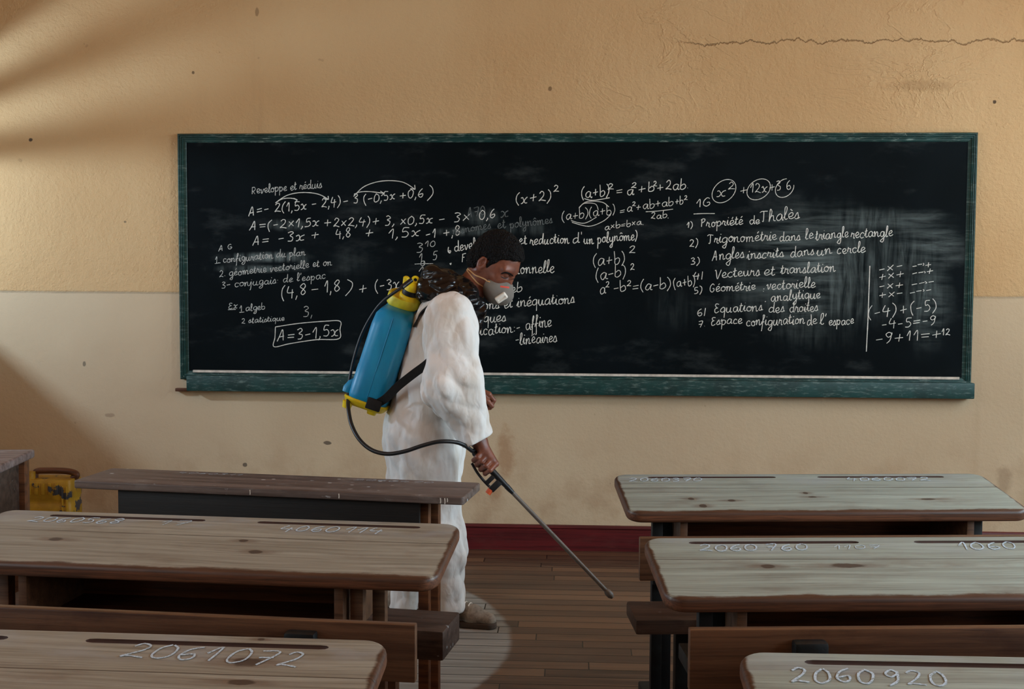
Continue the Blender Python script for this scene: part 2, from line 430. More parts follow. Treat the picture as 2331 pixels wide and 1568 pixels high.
def m_cloth():
    w = NT('white_coverall'); co = w.co()
    f1 = w.noise(w.map(co, (9, 9, 2.6)), 1.0, 2, 0.4, 0.35)
    f2 = w.noise(w.map(co, (26, 26, 17)), 1.0, 2, 0.4, 0.5)
    f3 = w.voro(w.map(co, (22, 22, 13)), 1.0, 'DISTANCE_TO_EDGE')
    beige = w.noise(w.map(co, (9, 9, 3)), 1.0, 5, 0.6)  # random beige streaks, drawn out along the height
    col = w.mix(w.math('MULTIPLY', w.step(beige, 0.46, 0.68), 0.55), srgb(228, 227, 223), srgb(192, 178, 160))
    h = w.math('MULTIPLY_ADD', f2, 0.34, f1)
    h = w.math('MULTIPLY_ADD', w.step(f3, 0.0, 0.3), 0.06, h)
    return w.done(col, 0.75, w.bump(h, 0.6, 0.03), spec=0.2)

def m_plastic_bag():
    w = NT('black_plastic'); co = w.co()
    a = w.noise(w.map(co, (7, 7, 12), (0, 0, 0), (0.3, 0.6, 0)), 1.0, 2, 0.45, 1.0)
    b = w.voro(w.map(co, (13, 13, 24), (0, 0, 0), (0.2, 0.7, 0)), 1.0, 'DISTANCE_TO_EDGE')
    h = w.math('MULTIPLY_ADD', w.step(b, 0, 0.35), 0.4, a)
    return w.done((0.006, 0.006, 0.007), 0.24, w.bump(h, 0.7, 0.04), spec=0.45)

def m_skin():
    w = NT('skin'); co = w.co()
    a = w.noise(co, 22, 4, 0.6)
    col = w.mix(w.step(a, 0.3, 0.7), srgb(102, 58, 43), srgb(132, 79, 59))
    return w.done(col, 0.42, w.bump(w.noise(co, 160, 3), 0.12, 0.002), spec=0.4, sss=0.08)

def m_hair():
    w = NT('black_hair'); co = w.co()
    a = w.voro(co, 150); b = w.noise(co, 60, 4, 0.6)
    return w.done(w.mix(a, (0.006, 0.0055, 0.0055), (0.003, 0.003, 0.003)), 0.75, w.bump(w.math('ADD', a, b), 0.9, 0.008), spec=0.15)

def m_jerry():
    w = NT('yellow_can'); co = w.co()
    a = w.noise(co, 8, 4, 0.6); b = w.noise(co, 9, 5, 0.6)
    col = w.mix(w.step(a, 0.35, 0.65), srgb(150, 112, 20), srgb(182, 142, 34))
    col = w.mix(w.step(b, 0.56, 0.585), col, srgb(58, 60, 66))
    return w.done(col, 0.5, w.bump(b, 0.2, 0.005), spec=0.4)

def m_tank():
    w = NT('blue_tank'); co = w.co()
    a = w.noise(w.map(co, (8, 8, 2)), 1.5, 4, 0.6)
    col = w.mix(w.step(a, 0.3, 0.75), srgb(8, 136, 192), srgb(22, 156, 208))
    col = w.mix(w.math('MULTIPLY', w.step(w.noise(co, 20, 5, 0.7), 0.58, 0.75), 0.15), col, srgb(60, 130, 160))
    return w.done(col, 0.38, w.bump(w.noise(co, 50, 3), 0.06, 0.003), spec=0.45)

def m_iron():
    w = NT('cast_iron'); co = w.co(); a = w.noise(co, 18, 5, 0.65)
    return w.done(w.mix(w.step(a, 0.45, 0.75), srgb(9, 10, 11), srgb(19, 27, 27)), 0.55, w.bump(a, 0.3, 0.004), spec=0.3)

def m_shoe():
    w = NT('worn_canvas'); co = w.co(); a = w.noise(co, 14, 4, 0.6)
    return w.done(w.mix(w.step(a, 0.35, 0.65), srgb(92, 82, 72), srgb(160, 150, 136)), 0.8, w.bump(w.noise(co, 120, 3), 0.3, 0.002), spec=0.2)

WALL_LINE = float(ray(60, 664, 1, ROOM_F)[2])
M = dict(
    wall=m_wall(), ceiling=m_flat('ceiling_boards', srgb(204, 136, 66), 0.8),
    floor=m_floor(), red=m_wood('red_paint', srgb(66, 14, 16), srgb(98, 22, 24), 0.5, scuff=srgb(92, 40, 36)),
    white=m_flat('white_paint', srgb(200, 196, 186), 0.6),
    green=m_green(), green_dusty=m_green('green_paint_dusty', 0.95), dust=m_flat('chalk_dust', srgb(206, 196, 182), 0.95, 0.2, 30),
    brown=m_wood('brown_wood', srgb(66, 38, 22), srgb(116, 70, 40), 0.5, 1.3, coat=0.05),
    orange=m_wood('varnished_wood', srgb(70, 47, 33), srgb(106, 75, 52), 0.45, 2.7, coat=0.08, scuff=srgb(58, 34, 22)),
    pale=m_wood('bare_wood', srgb(120, 84, 62), srgb(170, 128, 98), 0.6, 4.1),
    dark=m_wood('dark_wood', srgb(44, 32, 26), srgb(82, 64, 54), 0.55, 5.2, scuff=srgb(98, 84, 76), fleck=srgb(165, 170, 170)),
    darker=m_wood('dark_stained_wood', srgb(12, 11, 9), srgb(26, 22, 18), 0.6, 6.2),
    grey=m_wood('grey_wood', srgb(84, 70, 66), srgb(136, 118, 112), 0.6, 3.3, scuff=srgb(160, 152, 150)),
    iron=m_iron(), groove=m_flat('groove_dirt', srgb(58, 36, 26), 0.8),
    chalk=m_chalk('chalk', srgb(222, 222, 212), 0.24, 0.46), chalk_soft=m_chalk('chalk_soft', srgb(205, 207, 200), 0.30, 0.54), chalk_faint=m_chalk('chalk_faint', srgb(120, 126, 124), 0.30, 0.62, 300),
    desk_chalk=m_deskchalk(),
    cloth=m_cloth(), bag=m_plastic_bag(), skin=m_skin(), hair=m_hair(),
    mask=m_flat('mask_felt', srgb(118, 112, 104), 0.8, 0.06, 60, 0.15), mask_white=m_flat('valve_plastic', srgb(232, 226, 214), 0.5, 0.03),
    red_mark=m_flat('red_print', srgb(206, 74, 56), 0.7, 0.05), elastic=m_flat('elastic', srgb(208, 168, 120), 0.7),
    eye_dark=m_flat('lash', (0.006, 0.005, 0.005), 0.6), eyeball=m_flat('eyeball', srgb(150, 130, 120), 0.25, 0.03),
    tank=m_tank(), yellow=m_flat('yellow_plastic', srgb(232, 206, 28), 0.45, 0.1, 20, 0.05), yellow_green=m_flat('yellow_lid', srgb(222, 214, 58), 0.45, 0.12, 16, 0.05),
    rubber=m_flat('black_rubber', (0.012, 0.013, 0.014), 0.4, 0.1, 20, 0.1), webbing=m_flat('black_webbing', (0.010, 0.011, 0.012), 0.75, 0.2, 80, 0.2),
    lance=m_flat('grey_lance', srgb(112, 106, 98), 0.45, 0.1, 20, 0.0), orange_bit=m_flat('orange_plastic', srgb(200, 84, 44), 0.5),
    jerry=m_jerry(), shoe=m_shoe(), sole=m_flat('sole', srgb(70, 58, 48), 0.8), glass=m_flat('window_glass', (0.8, 0.85, 0.9), 0.1),
)
# ---------------------------------------------------------------- the room
def panel(name, lo, hi, mat):
    return struct(MB().box(lo, hi).build(name, mat))

panel('floor', (ROOM_L - 0.25, ROOM_B - 0.2, -0.12), (ROOM_R + 0.25, ROOM_F + 0.2, 0.0), M['floor'])
panel('ceiling', (ROOM_L - 0.25, ROOM_B - 0.2, ROOM_H), (ROOM_R + 0.25, ROOM_F + 0.2, ROOM_H + 0.12), M['ceiling'])
panel('wall_front', (ROOM_L - 0.25, ROOM_F, 0.0), (ROOM_R + 0.25, ROOM_F + 0.2, ROOM_H), M['wall'])
panel('wall_back', (ROOM_L - 0.25, ROOM_B - 0.2, 0.0), (ROOM_R + 0.25, ROOM_B, ROOM_H), M['wall'])

def window_wall(name, x0, x1, wins):
    b = MB(); y = ROOM_B
    for (a, c, z0, z1) in wins:
        b.box((x0, y, 0), (x1, a, ROOM_H))
        b.box((x0, a, 0), (x1, c, z0)); b.box((x0, a, z1), (x1, c, ROOM_H))
        y = c
    b.box((x0, y, 0), (x1, ROOM_F, ROOM_H))
    return struct(b.build(name, M['wall']))
window_wall('wall_right', ROOM_R, ROOM_R + 0.25, WIN_R)
window_wall('wall_left', ROOM_L - 0.25, ROOM_L, WIN_L)

def window(i, xm, a, c, z0, z1, bars, mullion=True):
    b = MB()
    b.box((xm - .03, a, z0), (xm + .03, a + .05, z1)); b.box((xm - .03, c - .05, z0), (xm + .03, c, z1))
    b.box((xm - .03, a + .05, z0), (xm + .03, c - .05, z0 + .05)); b.box((xm - .03, a + .05, z1 - .05), (xm + .03, c - .05, z1))
    for z, h in bars: b.box((xm - .02, a + .05, z - h), (xm + .02, c - .05, z + h))
    if mullion: b.box((xm - .018, (a + c) / 2 - .025, z0 + .05), (xm + .018, (a + c) / 2 + .025, z1 - .05))
    return struct(b.build('window_%d' % i, M['white']))
for i, q in enumerate(WIN_R): window(i + 1, ROOM_R + .12, *q, ((1.65, .02), (2.25, .02)))
for i, q in enumerate(WIN_L): window(i + 4, ROOM_L - .06, *q, ((1.65, .02), (2.25, .02)) if i < 2 else ((2.064, .036), (2.215, .028)), i < 2)

# skirting board with a bead on top
def skirting(name, p0, p1, nrm):
    p0 = np.array(p0, float); p1 = np.array(p1, float); nrm = np.array(nrm, float)
    prof = [(0, 0), (0.024, 0), (0.024, 0.104), (0.018, 0.110), (0.018, 0.116), (0.023, 0.121), (0.018, 0.132), (0, 0.134)]
    rings = [[p + nrm * a + np.array([0, 0, h]) for a, h in prof] for p in (p0, p1)]
    return struct(MB().rings(rings).build(name, M['red'], sm=30))
skirting('baseboard_front', (ROOM_L, ROOM_F, 0), (ROOM_R, ROOM_F, 0), (0, -1, 0))
skirting('baseboard_left', (ROOM_L, ROOM_B, 0), (ROOM_L, ROOM_F - .024, 0), (1, 0, 0))
skirting('baseboard_right', (ROOM_R, ROOM_F - .024, 0), (ROOM_R, ROOM_B, 0), (-1, 0, 0))

# ---------------------------------------------------------------- blackboard
c_tl, c_tr = ray(412, 306, 1, ROOM_F), ray(2219, 303, 1, ROOM_F)
c_bl, c_br = ray(411, 862, 1, ROOM_F), ray(2208, 879, 1, ROOM_F)
BX0, BX1 = (c_tl[0] + c_bl[0]) / 2, (c_tr[0] + c_br[0]) / 2
BZ1, BZ0 = (c_tl[2] + c_tr[2]) / 2, (c_bl[2] + c_br[2]) / 2
BOARD_Y = ROOM_F - 0.022
board = thing('blackboard', 'long black chalkboard in a green painted frame on the ochre wall', 'blackboard', (0, 0, 0))

def on_board(u, v):
    return ray(u, v, 1, BOARD_Y)
def smear(u, v, hu, hv, tilt, st):
    p = on_board(u, v); q = 5.95 / F_PX
    return (float(p[0]), float(p[2]), hu * q, hv * q, tilt, st)
SM = [smear(1860, 620, 190, 160, 0.0, 0.42), smear(1800, 560, 90, 110, 0, 0.42), smear(2080, 560, 120, 70, -0.25, 0.40), smear(2110, 690, 60, 120, 0, 0.36), smear(1980, 500, 190, 30, -0.05, 0.40),
      smear(610, 585, 105, 13, -0.12, 0.7), smear(590, 612, 120, 10, -0.12, 0.4), smear(655, 512, 50, 14, 0, 0.34), smear(690, 590, 16, 22, 0, 0.35), smear(1060, 527, 75, 12, -0.1, 0.36), smear(1095, 495, 50, 22, 0, 0.26),
      smear(1200, 520, 60, 18, 0, 0.18), smear(1530, 700, 60, 60, 0, 0.07), smear(800, 600, 60, 40, 0, 0.05)]
FWID = 0.046
MB().box((BX0 + .02, ROOM_F - .022, BZ0 + .01), (BX1 - .02, ROOM_F, BZ1 - .02)).build('writing_surface', m_board(0, 0, SM), board)
PROF = [(0, 0), (0, .030), (.006, .036), (.010, .036), (.012, .031), (.014, .036), (.019, .036), (.021, .031), (.023, .036), (.028, .035), (.030, .029), (.042, .026), (FWID, .023), (FWID, 0)]
def rail(p0, p1, inward, name, mat, mitre=True):
    """moulded frame rail from corner p0 to corner p1"""
    p0 = np.array(p0, float); p1 = np.array(p1, float); d = (p1 - p0) / np.linalg.norm(p1 - p0); inw = np.array(inward, float)
    r0 = [p0 + inw * a + d * (a if mitre else 0) + np.array([0, -h, 0]) for a, h in PROF]
    r1 = [p1 + inw * a - d * (a if mitre else 0) + np.array([0, -h, 0]) for a, h in PROF]
    return MB().rings([r0, r1]).build(name, mat, board)
Y0 = ROOM_F
rail((BX0, Y0, BZ1), (BX1, Y0, BZ1), (0, 0, -1), 'frame_rail', M['green_dusty'])
rail((BX0, Y0, BZ0), (BX0, Y0, BZ1), (1, 0, 0), 'frame_rail', M['green'])
rail((BX1, Y0, BZ1), (BX1, Y0, BZ0), (-1, 0, 0), 'frame_rail', M['green'])
rail((BX1, Y0, BZ0), (BX0, Y0, BZ0), (0, 0, 1), 'frame_rail', M['green_dusty'])
# thin line of chalk dust lying on the lower rail
dz = BZ0 + FWID
MB().box((BX0 + .07, ROOM_F - .034, dz - .008), (BX1 - .06, ROOM_F - .022, dz + .004)).build('chalk_dust', M['dust'], board)
# heavy lower rail that serves as chalk ledge
lx0, lx1 = ray(424, 870, 1, ROOM_F - .06)[0], ray(2219, 888, 1, ROOM_F - .06)[0]
MB().box((lx0, ROOM_F - .062, BZ0 - .060), (lx1, ROOM_F, BZ0 + .022)).build('chalk_ledge', M['green'], board, bevel=.006)
sx = ray(403, 887, 1, ROOM_F)
MB().box((sx[0], ROOM_F - .03, BZ0 - .066), (lx0 - .001, ROOM_F, BZ0 - .049)).build('batten', M['brown'], board, bevel=.002)

# ---- handwriting: every letter is a pen stroke
G = {
 'a': (5, ['4,3.4 2.6,4 1,3 .7,1.2 1.8,.1 3.3,1.2 4,3.6 3.9,1 4.4,.1 5,.5']), 'b': (4.4, ['.6,7.8 .7,3 .7,.6 2,0 3.6,1 3.8,2.8 2.6,3.8 1,2.8']),
 'c': (4, ['3.6,3.2 2.4,4 .9,3 .7,1.2 1.8,.1 3.6,.7']), 'd': (5, ['3.8,3.2 2.4,4 .9,2.8 .7,1.1 1.8,.1 3.4,1.3 4,4 4.2,8 4,1.2 4.6,.1 5,.5']),
 'e': (4, ['.5,1.6 2.4,2 3.2,3.2 2.2,4.1 .9,3 .7,1.2 1.9,.1 4,1']), 'f': (3.2, ['.2,1 1.8,4.5 2.6,7.4 1.8,8 1.3,5 1,-3 .4,-3.8', '.2,2.6 2.8,3']),
 'g': (4.6, ['4,3.4 2.4,4 .9,3 .8,1.2 2,.3 3.5,1.4 4,3.8 3.8,-2 2.6,-3.9 1,-3 2.4,-1.4 4.6,.5']), 'h': (4.6, ['.4,.4 2,5.6 1.8,8 .9,7 .7,0 1.2,2.6 2.6,3.8 3.4,2.8 3.4,.6 4.4,.3']),
 'i': (2.4, ['.2,1 1.1,4 1,.8 1.6,.1 2.4,.6', '1.4,5.8 1.6,6.2']), 'j': (2.4, ['.2,1 1.1,4 1,-3 .2,-3.8', '1.4,5.8 1.6,6.2']), 'k': (4, ['.7,8 .7,0', '3.4,4 .9,1.8 3.8,.1']),
 'l': (2.6, ['.2,.8 1.8,5 1.9,7.8 1,7.4 .8,1.2 1.5,.1 2.6,.7']), 'm': (7, ['.2,2.6 .9,3.8 .9,0 1.4,2.8 2.6,3.9 3,2.6 3,0 3.6,2.8 4.8,3.9 5.3,2.6 5.3,.6 6,.1 7,.7']),
 'n': (5, ['.2,2.6 .9,3.8 .9,0 1.5,2.8 2.8,3.9 3.3,2.6 3.3,.7 4,.1 5,.7']), 'o': (4.2, ['2.4,4 .9,3 .8,1 2,.1 3.4,1 3.5,3 2.4,4 2.8,3.2 4.2,3.4']),
 'p': (4.6, ['.3,2.8 1,4 .9,-3.8', '.9,2.4 2.2,4 3.6,3 3.6,1.2 2.4,.1 1,.8']), 'q': (4.6, ['3.8,3.4 2.4,4 .9,3 .8,1.2 2,.3 3.4,1.4 3.9,3.8 3.8,-3.8']),
 'r': (3.6, ['.2,1 1,4.2 1.3,3.3 2.6,3.4 2.4,1 3,.1 3.6,.5']), 's': (3.4, ['.2,.8 1.8,4 2.4,2.6 2.7,1 1.6,0 .4,.5', '2.2,.2 3.4,.8']),
 't': (3, ['.2,1 1.4,4.5 1.4,6.6 1.2,1 1.8,.1 3,.8', '.2,4.4 2.6,4.7']), 'u': (5, ['.2,1.4 .9,3.9 .8,1.2 1.7,.1 3,1.2 3.6,3.9 3.5,1 4.1,.1 5,.7']),
 'v': (4, ['.3,3 .9,3.9 1.4,.2 3,2.4 3.2,4 4,3.6']), 'x': (4.6, ['.3,3.4 1.2,4 2,2.2 2.6,.4 3.8,.3', '3.9,3.9 2.6,3 1.4,.4 .4,.2']), 'y': (4.6, ['.2,1.6 .9,3.9 .9,1.4 1.9,.4 3.2,1.6 3.7,3.9 3.4,-2.4 2.2,-3.8 1.2,-2.8 4.6,.6']),
 'z': (4, ['.4,3.8 3,3.8 .5,.2 3.4,.2']), "'": (1.6, ['1,7.4 .7,5.6']), '.': (1.8, ['.7,.2 1,.5']), ',': (2, ['.9,.8 1,.2 .4,-1.4']), ':': (2.4, ['1,.4 1.3,.7', '1,3 1.3,3.3']),
 '(': (3, ['2.4,7.4 1,5 .8,1.6 2,-1.4']), ')': (3, ['.6,7.4 2,5.4 2.2,2 .6,-1.4']), '|': (2, ['1,6.4 .9,-.6']), '-': (4, ['.6,2.6 3.2,2.9']), '+': (5, ['.6,2.6 4.2,3', '2.4,5 2.3,.6']), '=': (4.8, ['.6,3.6 4,3.9', '.6,1.9 3.8,2.1']),
 '*': (4.4, ['.7,4.6 3.4,1', '3.4,4.8 .7,.8']), '>': (4.8, ['.3,3 3,3.2', '3.6,4 4.3,3 3.8,2']), '^': (2.8, ['.4,8.2 1.2,9 2,8.2 .6,5.8 2.4,5.9']),
 '0': (4.4, ['2.2,6.4 .8,4.6 .8,1.4 2.1,.1 3.6,1.6 3.6,4.8 2.2,6.4']), '1': (3.2, ['.5,3.6 2.1,6.6 2,.1']), '2': (4.6, ['.7,5.2 1.8,6.5 3.2,5.6 2.8,3.4 .6,.5 1.6,.8 4.2,.1']),
 '3': (4.4, ['.8,6 2.2,6.5 3.2,5.2 1.7,3.6 3.3,2.4 2.8,.3 .8,.2']), '4': (4.6, ['1.6,6.4 .6,2.8 4,2.8', '3.1,4.6 2.9,-.8']), '5': (4.4, ['3.6,6.5 1.4,6.4 1.1,3.8 2.6,4 3.4,2.2 2.6,.3 .7,.4']),
 '6': (4.4, ['3.2,6.4 1.4,4.6 .8,1.8 2,.1 3.4,1.2 3,2.9 1,2.2']), '7': (4.6, ['.6,6.3 3.8,6.3 2,.1', '1,3.4 3.6,3.5']), '8': (4.4, ['2.2,3.5 .9,4.8 2.2,6.5 3.4,5 1,1.8 2,.1 3.4,1.6 2.2,3.5']), '9': (4.4, ['3.2,5.6 2,6.5 .9,5 1.8,3.4 3.2,4.4 3.3,5.8 3,1.6 1.4,-.4']),
 'A': (5.4, ['.4,0 1.6,3 3,6.8 3.6,0', '1.2,2.4 4,2.6']), 'P': (4.4, ['1.2,6.6 .8,0', '.3,5.8 2,6.8 3.6,5.6 2.6,3.8 1,3.4']), 'T': (5.6, ['.2,5.8 1.6,6.6 5,6.2', '2.9,6.3 2.6,.6 1.8,.1']), 'V': (4.8, ['.4,6.2 1.2,6.4 2,.1 3.6,4 4.4,6.6']),
 'G': (5, ['3.8,5.6 2.4,6.5 .9,4.6 .9,1.4 2.4,.1 3.8,1.4 3.8,3 2.4,2.9']), 'E': (4.6, ['3.6,6.2 1.8,6.6 1,5.4 2,3.8 .8,2.4 1,.5 2.4,.1 4,.8', '1.4,3.6 3,3.8']), 'F': (4.4, ['1,6.6 .8,0', '.4,6.4 3.8,6.9', '.9,3.6 2.8,3.9']),
 'D': (5, ['.8,6.4 .7,.2', '.3,5.8 2.4,6.6 3.8,4.6 2.4,2.8 1,3 3.6,.1']), 'è': None, 'é': None, 'ê': None, 'ô': None, 'ï': None, ' ': (3, []),
}
ACC = {'é': ('e', ['1.8,5.4 2.8,6.6']), 'è': ('e', ['2.6,5.2 1.6,6.4']), 'ô': ('o', ['1.2,5.2 2.2,6.2 3.2,5.4']), 'ï': ('i', ['.2,5.8 .4,6.1'])}
def glyph(ch):
    if ch in ACC:
        b, ex = ACC[ch]; return (G[b][0], G[b][1] + ex)
    return G[ch]
def strokes_of(text, p0, p1, h, slant=0.12, jit=0.22):
    """pen strokes of a line of text written from p0 to p1 (2-D), h = height of a small letter"""
    p0 = np.array(p0, float); p1 = np.array(p1, float)
    adv = sum(glyph(c)[0] for c in text); L = np.linalg.norm(p1 - p0); ex = (p1 - p0) / L; ey = np.array([ex[1], -ex[0]])
    if ey[1] > 0: ey = -ey                     # image v runs down
    kx = L / adv; ky = h / 4.0; x = 0; out = []
    for c in text:
        wd, ss = glyph(c); oy = random.uniform(-jit, jit) * 2.0
        for s in ss:
            q = []
            for t in s.split():
                a, b = map(float, t.split(','))
                a += random.uniform(-jit, jit); b += random.uniform(-jit, jit) + oy
                q.append(p0 + ex * ((x + a + b * slant) * kx) + ey * (b * ky))
            out.append(q)
        x += wd
    return out
def ribbons(strokes3, width, nrm, thick=0.0006):
    b = MB(); nrm = np.array(nrm, float)
    for st in strokes3:
        pts = spline(st, 6); z0 = thick + random.uniform(0, .0004)
        if len(pts) < 2: continue
        L, R = [], []
        for i, p in enumerate(pts):
            t = pts[min(i + 1, len(pts) - 1)] - pts[max(i - 1, 0)]; n = np.linalg.norm(t)
            if n < 1e-9: t = np.array([1.0, 0, 0]); n = 1
            sd = np.cross(nrm, t / n); w = width * random.uniform(0.28, 0.40)
            L.append(p + sd * w); R.append(p - sd * w)
        n = len(pts)
        b.add([q + nrm * (z0 + 6e-6 * (k_ % n)) for k_, q in enumerate(L + R)], [(i, i + 1, n + i + 1, n + i) for i in range(n - 1)])
    return b
def write(strokes2, mat, width=2.7):
    s3 = [[ray(p[0], p[1], 1, BOARD_Y) for p in s] for s in strokes2]
    return ribbons(s3, width * 5.95 / F_PX, (0, -1, 0)).build('chalk_lettering', M[mat], board)
def T(*rows):
    out = []
    for r in rows: out += strokes_of(*r)
    return out
P2 = lambda s: [tuple(map(float, t.split(','))) for t in s.split()]

# upper left: the worked equation
write(T(('Developpe et réduis', (573, 442), (733, 427), 10),) + [], 'chalk_soft', 2.3)
write(T(('A=-', (565, 494), (614, 484), 12), ('2(1,5x', (624, 484), (700, 476), 12), ('-', (708, 474), (722, 472), 12), ('2,4)', (731, 472), (776, 468), 13), ('-', (779, 468), (794, 466), 12), ('3', (803, 464), (818, 462), 13), ('(-0,5x', (826, 464), (902, 452), 12), ('+0,6', (908, 454), (966, 448), 12), (')', (970, 452), (990, 450), 16))
      + [P2('627,462 642,453 662,451 677,455'), P2('677,455 668,451'), P2('677,455 671,461'), P2('629,460 655,444 690,438 725,442 748,454'), P2('748,454 747,446'), P2('748,454 738,453'), P2('805,447 815,438 840,436 874,440'), P2('874,440 866,435'), P2('874,440 868,446'), P2('805,447 830,424 870,412 915,414 945,431'), P2('945,431 944,421'), P2('945,431 934,429')], 'chalk')
write(T(('A=(-2*1,5x', (566, 525), (728, 514), 12), ('+', (735, 517), (755, 516), 13), ('2*2,4)', (757, 517), (844, 513), 12), ('+', (846, 513), (864, 512), 13), ('3,', (873, 512), (900, 511), 13), ('*0,5x', (909, 512), (987, 507), 12), ('-', (996, 508), (1016, 506), 12), ('3*', (1030, 505), (1072, 503), 13), ('0,6', (1090, 502), (1130, 496), 13)), 'chalk')
write(T(('x', (1138, 496), (1160, 494), 14),), 'chalk_faint', 3)
write(T(('A=', (573, 559), (614, 555), 12), ('-3x', (630, 552), (695, 546), 13), ('+', (706, 545), (728, 544), 13), ('4,8', (764, 543), (800, 537), 13), ('+', (828, 541), (852, 539), 13), ('1,5x', (882, 544), (958, 538), 13), ('-1', (966, 542), (994, 540), 12), ('+,8', (1008, 541), (1050, 534), 13)), 'chalk')
# middle left: the two lists
write(T(('A G', (497, 573), (530, 566), 7), ('1. configuration du plan', (489, 600), (696, 580), 9), ('2. géometrie vectorielle et on', (499, 630), (756, 604), 9), ('3- conjugais: de l\'espac', (503, 656), (742, 634), 9)) + [P2('489,600 502,598')], 'chalk_soft', 2.2)
write(T(('(4,8', (637, 679), (700, 672), 16), ('-', (706, 670), (726, 669), 14), ('1,8', (736, 668), (776, 664), 16), (')', (784, 667), (806, 665), 17), ('+', (814, 667), (838, 665), 15), ('(-3x', (852, 664), (912, 654), 14)), 'chalk')
write(T(('Ex', (519, 704), (542, 702), 8), ('1 algeb', (545, 710), (604, 703), 8), ('2 statistique', (549, 736), (648, 730), 7), ('3,', (687, 721), (714, 719), 14)) + [P2('519,705 537,704'), P2('545,711 556,710')], 'chalk_soft', 2.2)
write(T(('A=3-1,5x', (629, 777), (772, 764), 15),) + [P2('627,744 680,736 740,731 774,731 774,750 771,771 720,773 660,782 624,789 626,768 627,744')], 'chalk')
write(T(('3', (946, 574), (966, 572), 13), ('10', (966, 562), (992, 560), 8), ('1,', (952, 596), (970, 595), 12), ('5', (983, 591), (997, 590), 12), ('0', (956, 606), (968, 605), 7), ('1', (950, 628), (966, 626), 12)) + [P2('944,601 965,600 986,600')], 'chalk_soft', 2.2)
# middle
write(T(('(x+2)', (1172, 464), (1256, 456), 14), ('2', (1258, 438), (1274, 436), 9)), 'chalk')
write(T(('(a+b)', (1322, 451), (1388, 444), 14), ('2', (1382, 432), (1398, 430), 8), ('=', (1400, 446), (1420, 444), 13), ('a', (1426, 444), (1444, 442), 13), ('2', (1436, 428), (1450, 427), 7), ('+', (1450, 442), (1472, 440), 13), ('b', (1474, 438), (1490, 436), 12), ('2', (1486, 424), (1496, 423), 7), ('+', (1494, 436), (1512, 434), 12), ('2ab.', (1514, 433), (1568, 430), 13)) + [P2('1330,452 1350,456 1388,450')], 'chalk')
write(T(('(a+b)(a+b)', (1278, 503), (1402, 486), 12), ('=', (1410, 488), (1424, 486), 9), ('a', (1426, 482), (1440, 481), 11), ('2', (1438, 470), (1448, 469), 6), ('+', (1446, 480), (1460, 479), 10), ('ab+ab', (1462, 476), (1534, 467), 11), ('+b', (1536, 467), (1556, 465), 10), ('2', (1556, 456), (1566, 455), 6), ('2ab.', (1480, 498), (1524, 496), 9), ('a*b=b*a.', (1376, 523), (1466, 511), 8))
      + [P2('1470,482 1500,480 1532,476'), P2('1318,474 1330,463 1355,464 1362,478'), P2('1318,472 1336,459 1370,460 1386,471'), P2('1300,502 1330,508 1358,494'), P2('1302,506 1340,515 1372,504 1390,489')], 'chalk', 2.2)
write(T(('monomes', (1030, 534), (1118, 520), 10), ('et', (1132, 522), (1152, 518), 11), ('polynômes', (1160, 520), (1258, 508), 11), ('A70', (1062, 497), (1106, 490), 13)), 'chalk_faint', 2.6)
write(T(('devel', (1034, 573), (1084, 564), 12), ('et', (1180, 557), (1200, 555), 12), ('reduction', (1206, 557), (1296, 553), 12), ('d\'', (1302, 553), (1326, 550), 12), ('un polynôme)', (1328, 556), (1452, 545), 12)) + [P2('1021,562 1020,572 1024,576 1026,571 1021,571 1024,575'), P2('1024,599 1026,602 1027,598')], 'chalk')
write(T(('Fa', (1050, 598), (1074, 596), 11), ('ionnelle', (1176, 624), (1262, 620), 14), ('ieb', (1154, 667), (1190, 664), 12), ('ions et inéquations', (1092, 704), (1308, 690), 13), ('iques', (1092, 735), (1152, 731), 13), ('ication:-', (1092, 764), (1186, 754), 13), ('affine', (1196, 750), (1256, 744), 15), ('-linéaires', (1172, 784), (1268, 777), 13)), 'chalk', 2.6)
write(T(('(a+b)', (1348, 606), (1424, 598), 15), ('2', (1430, 578), (1448, 576), 10), ('(a-b)', (1354, 638), (1426, 628), 15), ('2', (1434, 616), (1446, 614), 9), ('a', (1364, 670), (1380, 668), 14), ('2', (1378, 654), (1388, 653), 8), ('-b', (1396, 668), (1426, 664), 14), ('2', (1426, 652), (1438, 651), 8), ('=(a-b)', (1438, 664), (1528, 655), 14), ('(a+b)', (1532, 656), (1584, 648), 12)), 'chalk', 2.4)
# right: the programme
ell = lambda cx, cy, rx, ry, tl, a0=0.3, tot=6.4: [(cx + rx * math.cos(a0 + tot * k / 16) * math.cos(tl) - ry * math.sin(a0 + tot * k / 16) * math.sin(tl), cy + rx * math.cos(a0 + tot * k / 16) * math.sin(tl) + ry * math.sin(a0 + tot * k / 16) * math.cos(tl)) for k in range(17)]
write(T(('x', (1630, 450), (1654, 448), 14), ('2', (1656, 432), (1674, 430), 10), ('+', (1682, 444), (1704, 441), 13), ('12x', (1706, 439), (1748, 436), 13), ('+', (1750, 436), (1766, 434), 12), ('3 6', (1766, 435), (1802, 430), 13)) + [ell(1648, 435, 31, 22, -0.75), ell(1727, 431, 29, 21, -0.6), ell(1786, 428, 24, 18, -0.8, 0.6, 5.0)], 'chalk', 2.2)
write(T(('1G', (1584, 474), (1620, 468), 11),) + [P2('1579,487 1600,486 1627,486')], 'chalk', 2.4)
write(T(('1)', (1562, 520), (1578, 518), 8), ('Propriété', (1594, 518), (1692, 510), 11), ('de', (1705, 512), (1730, 509), 10), ('Thalès', (1728, 506), (1820, 498), 14)), 'chalk', 2.5)
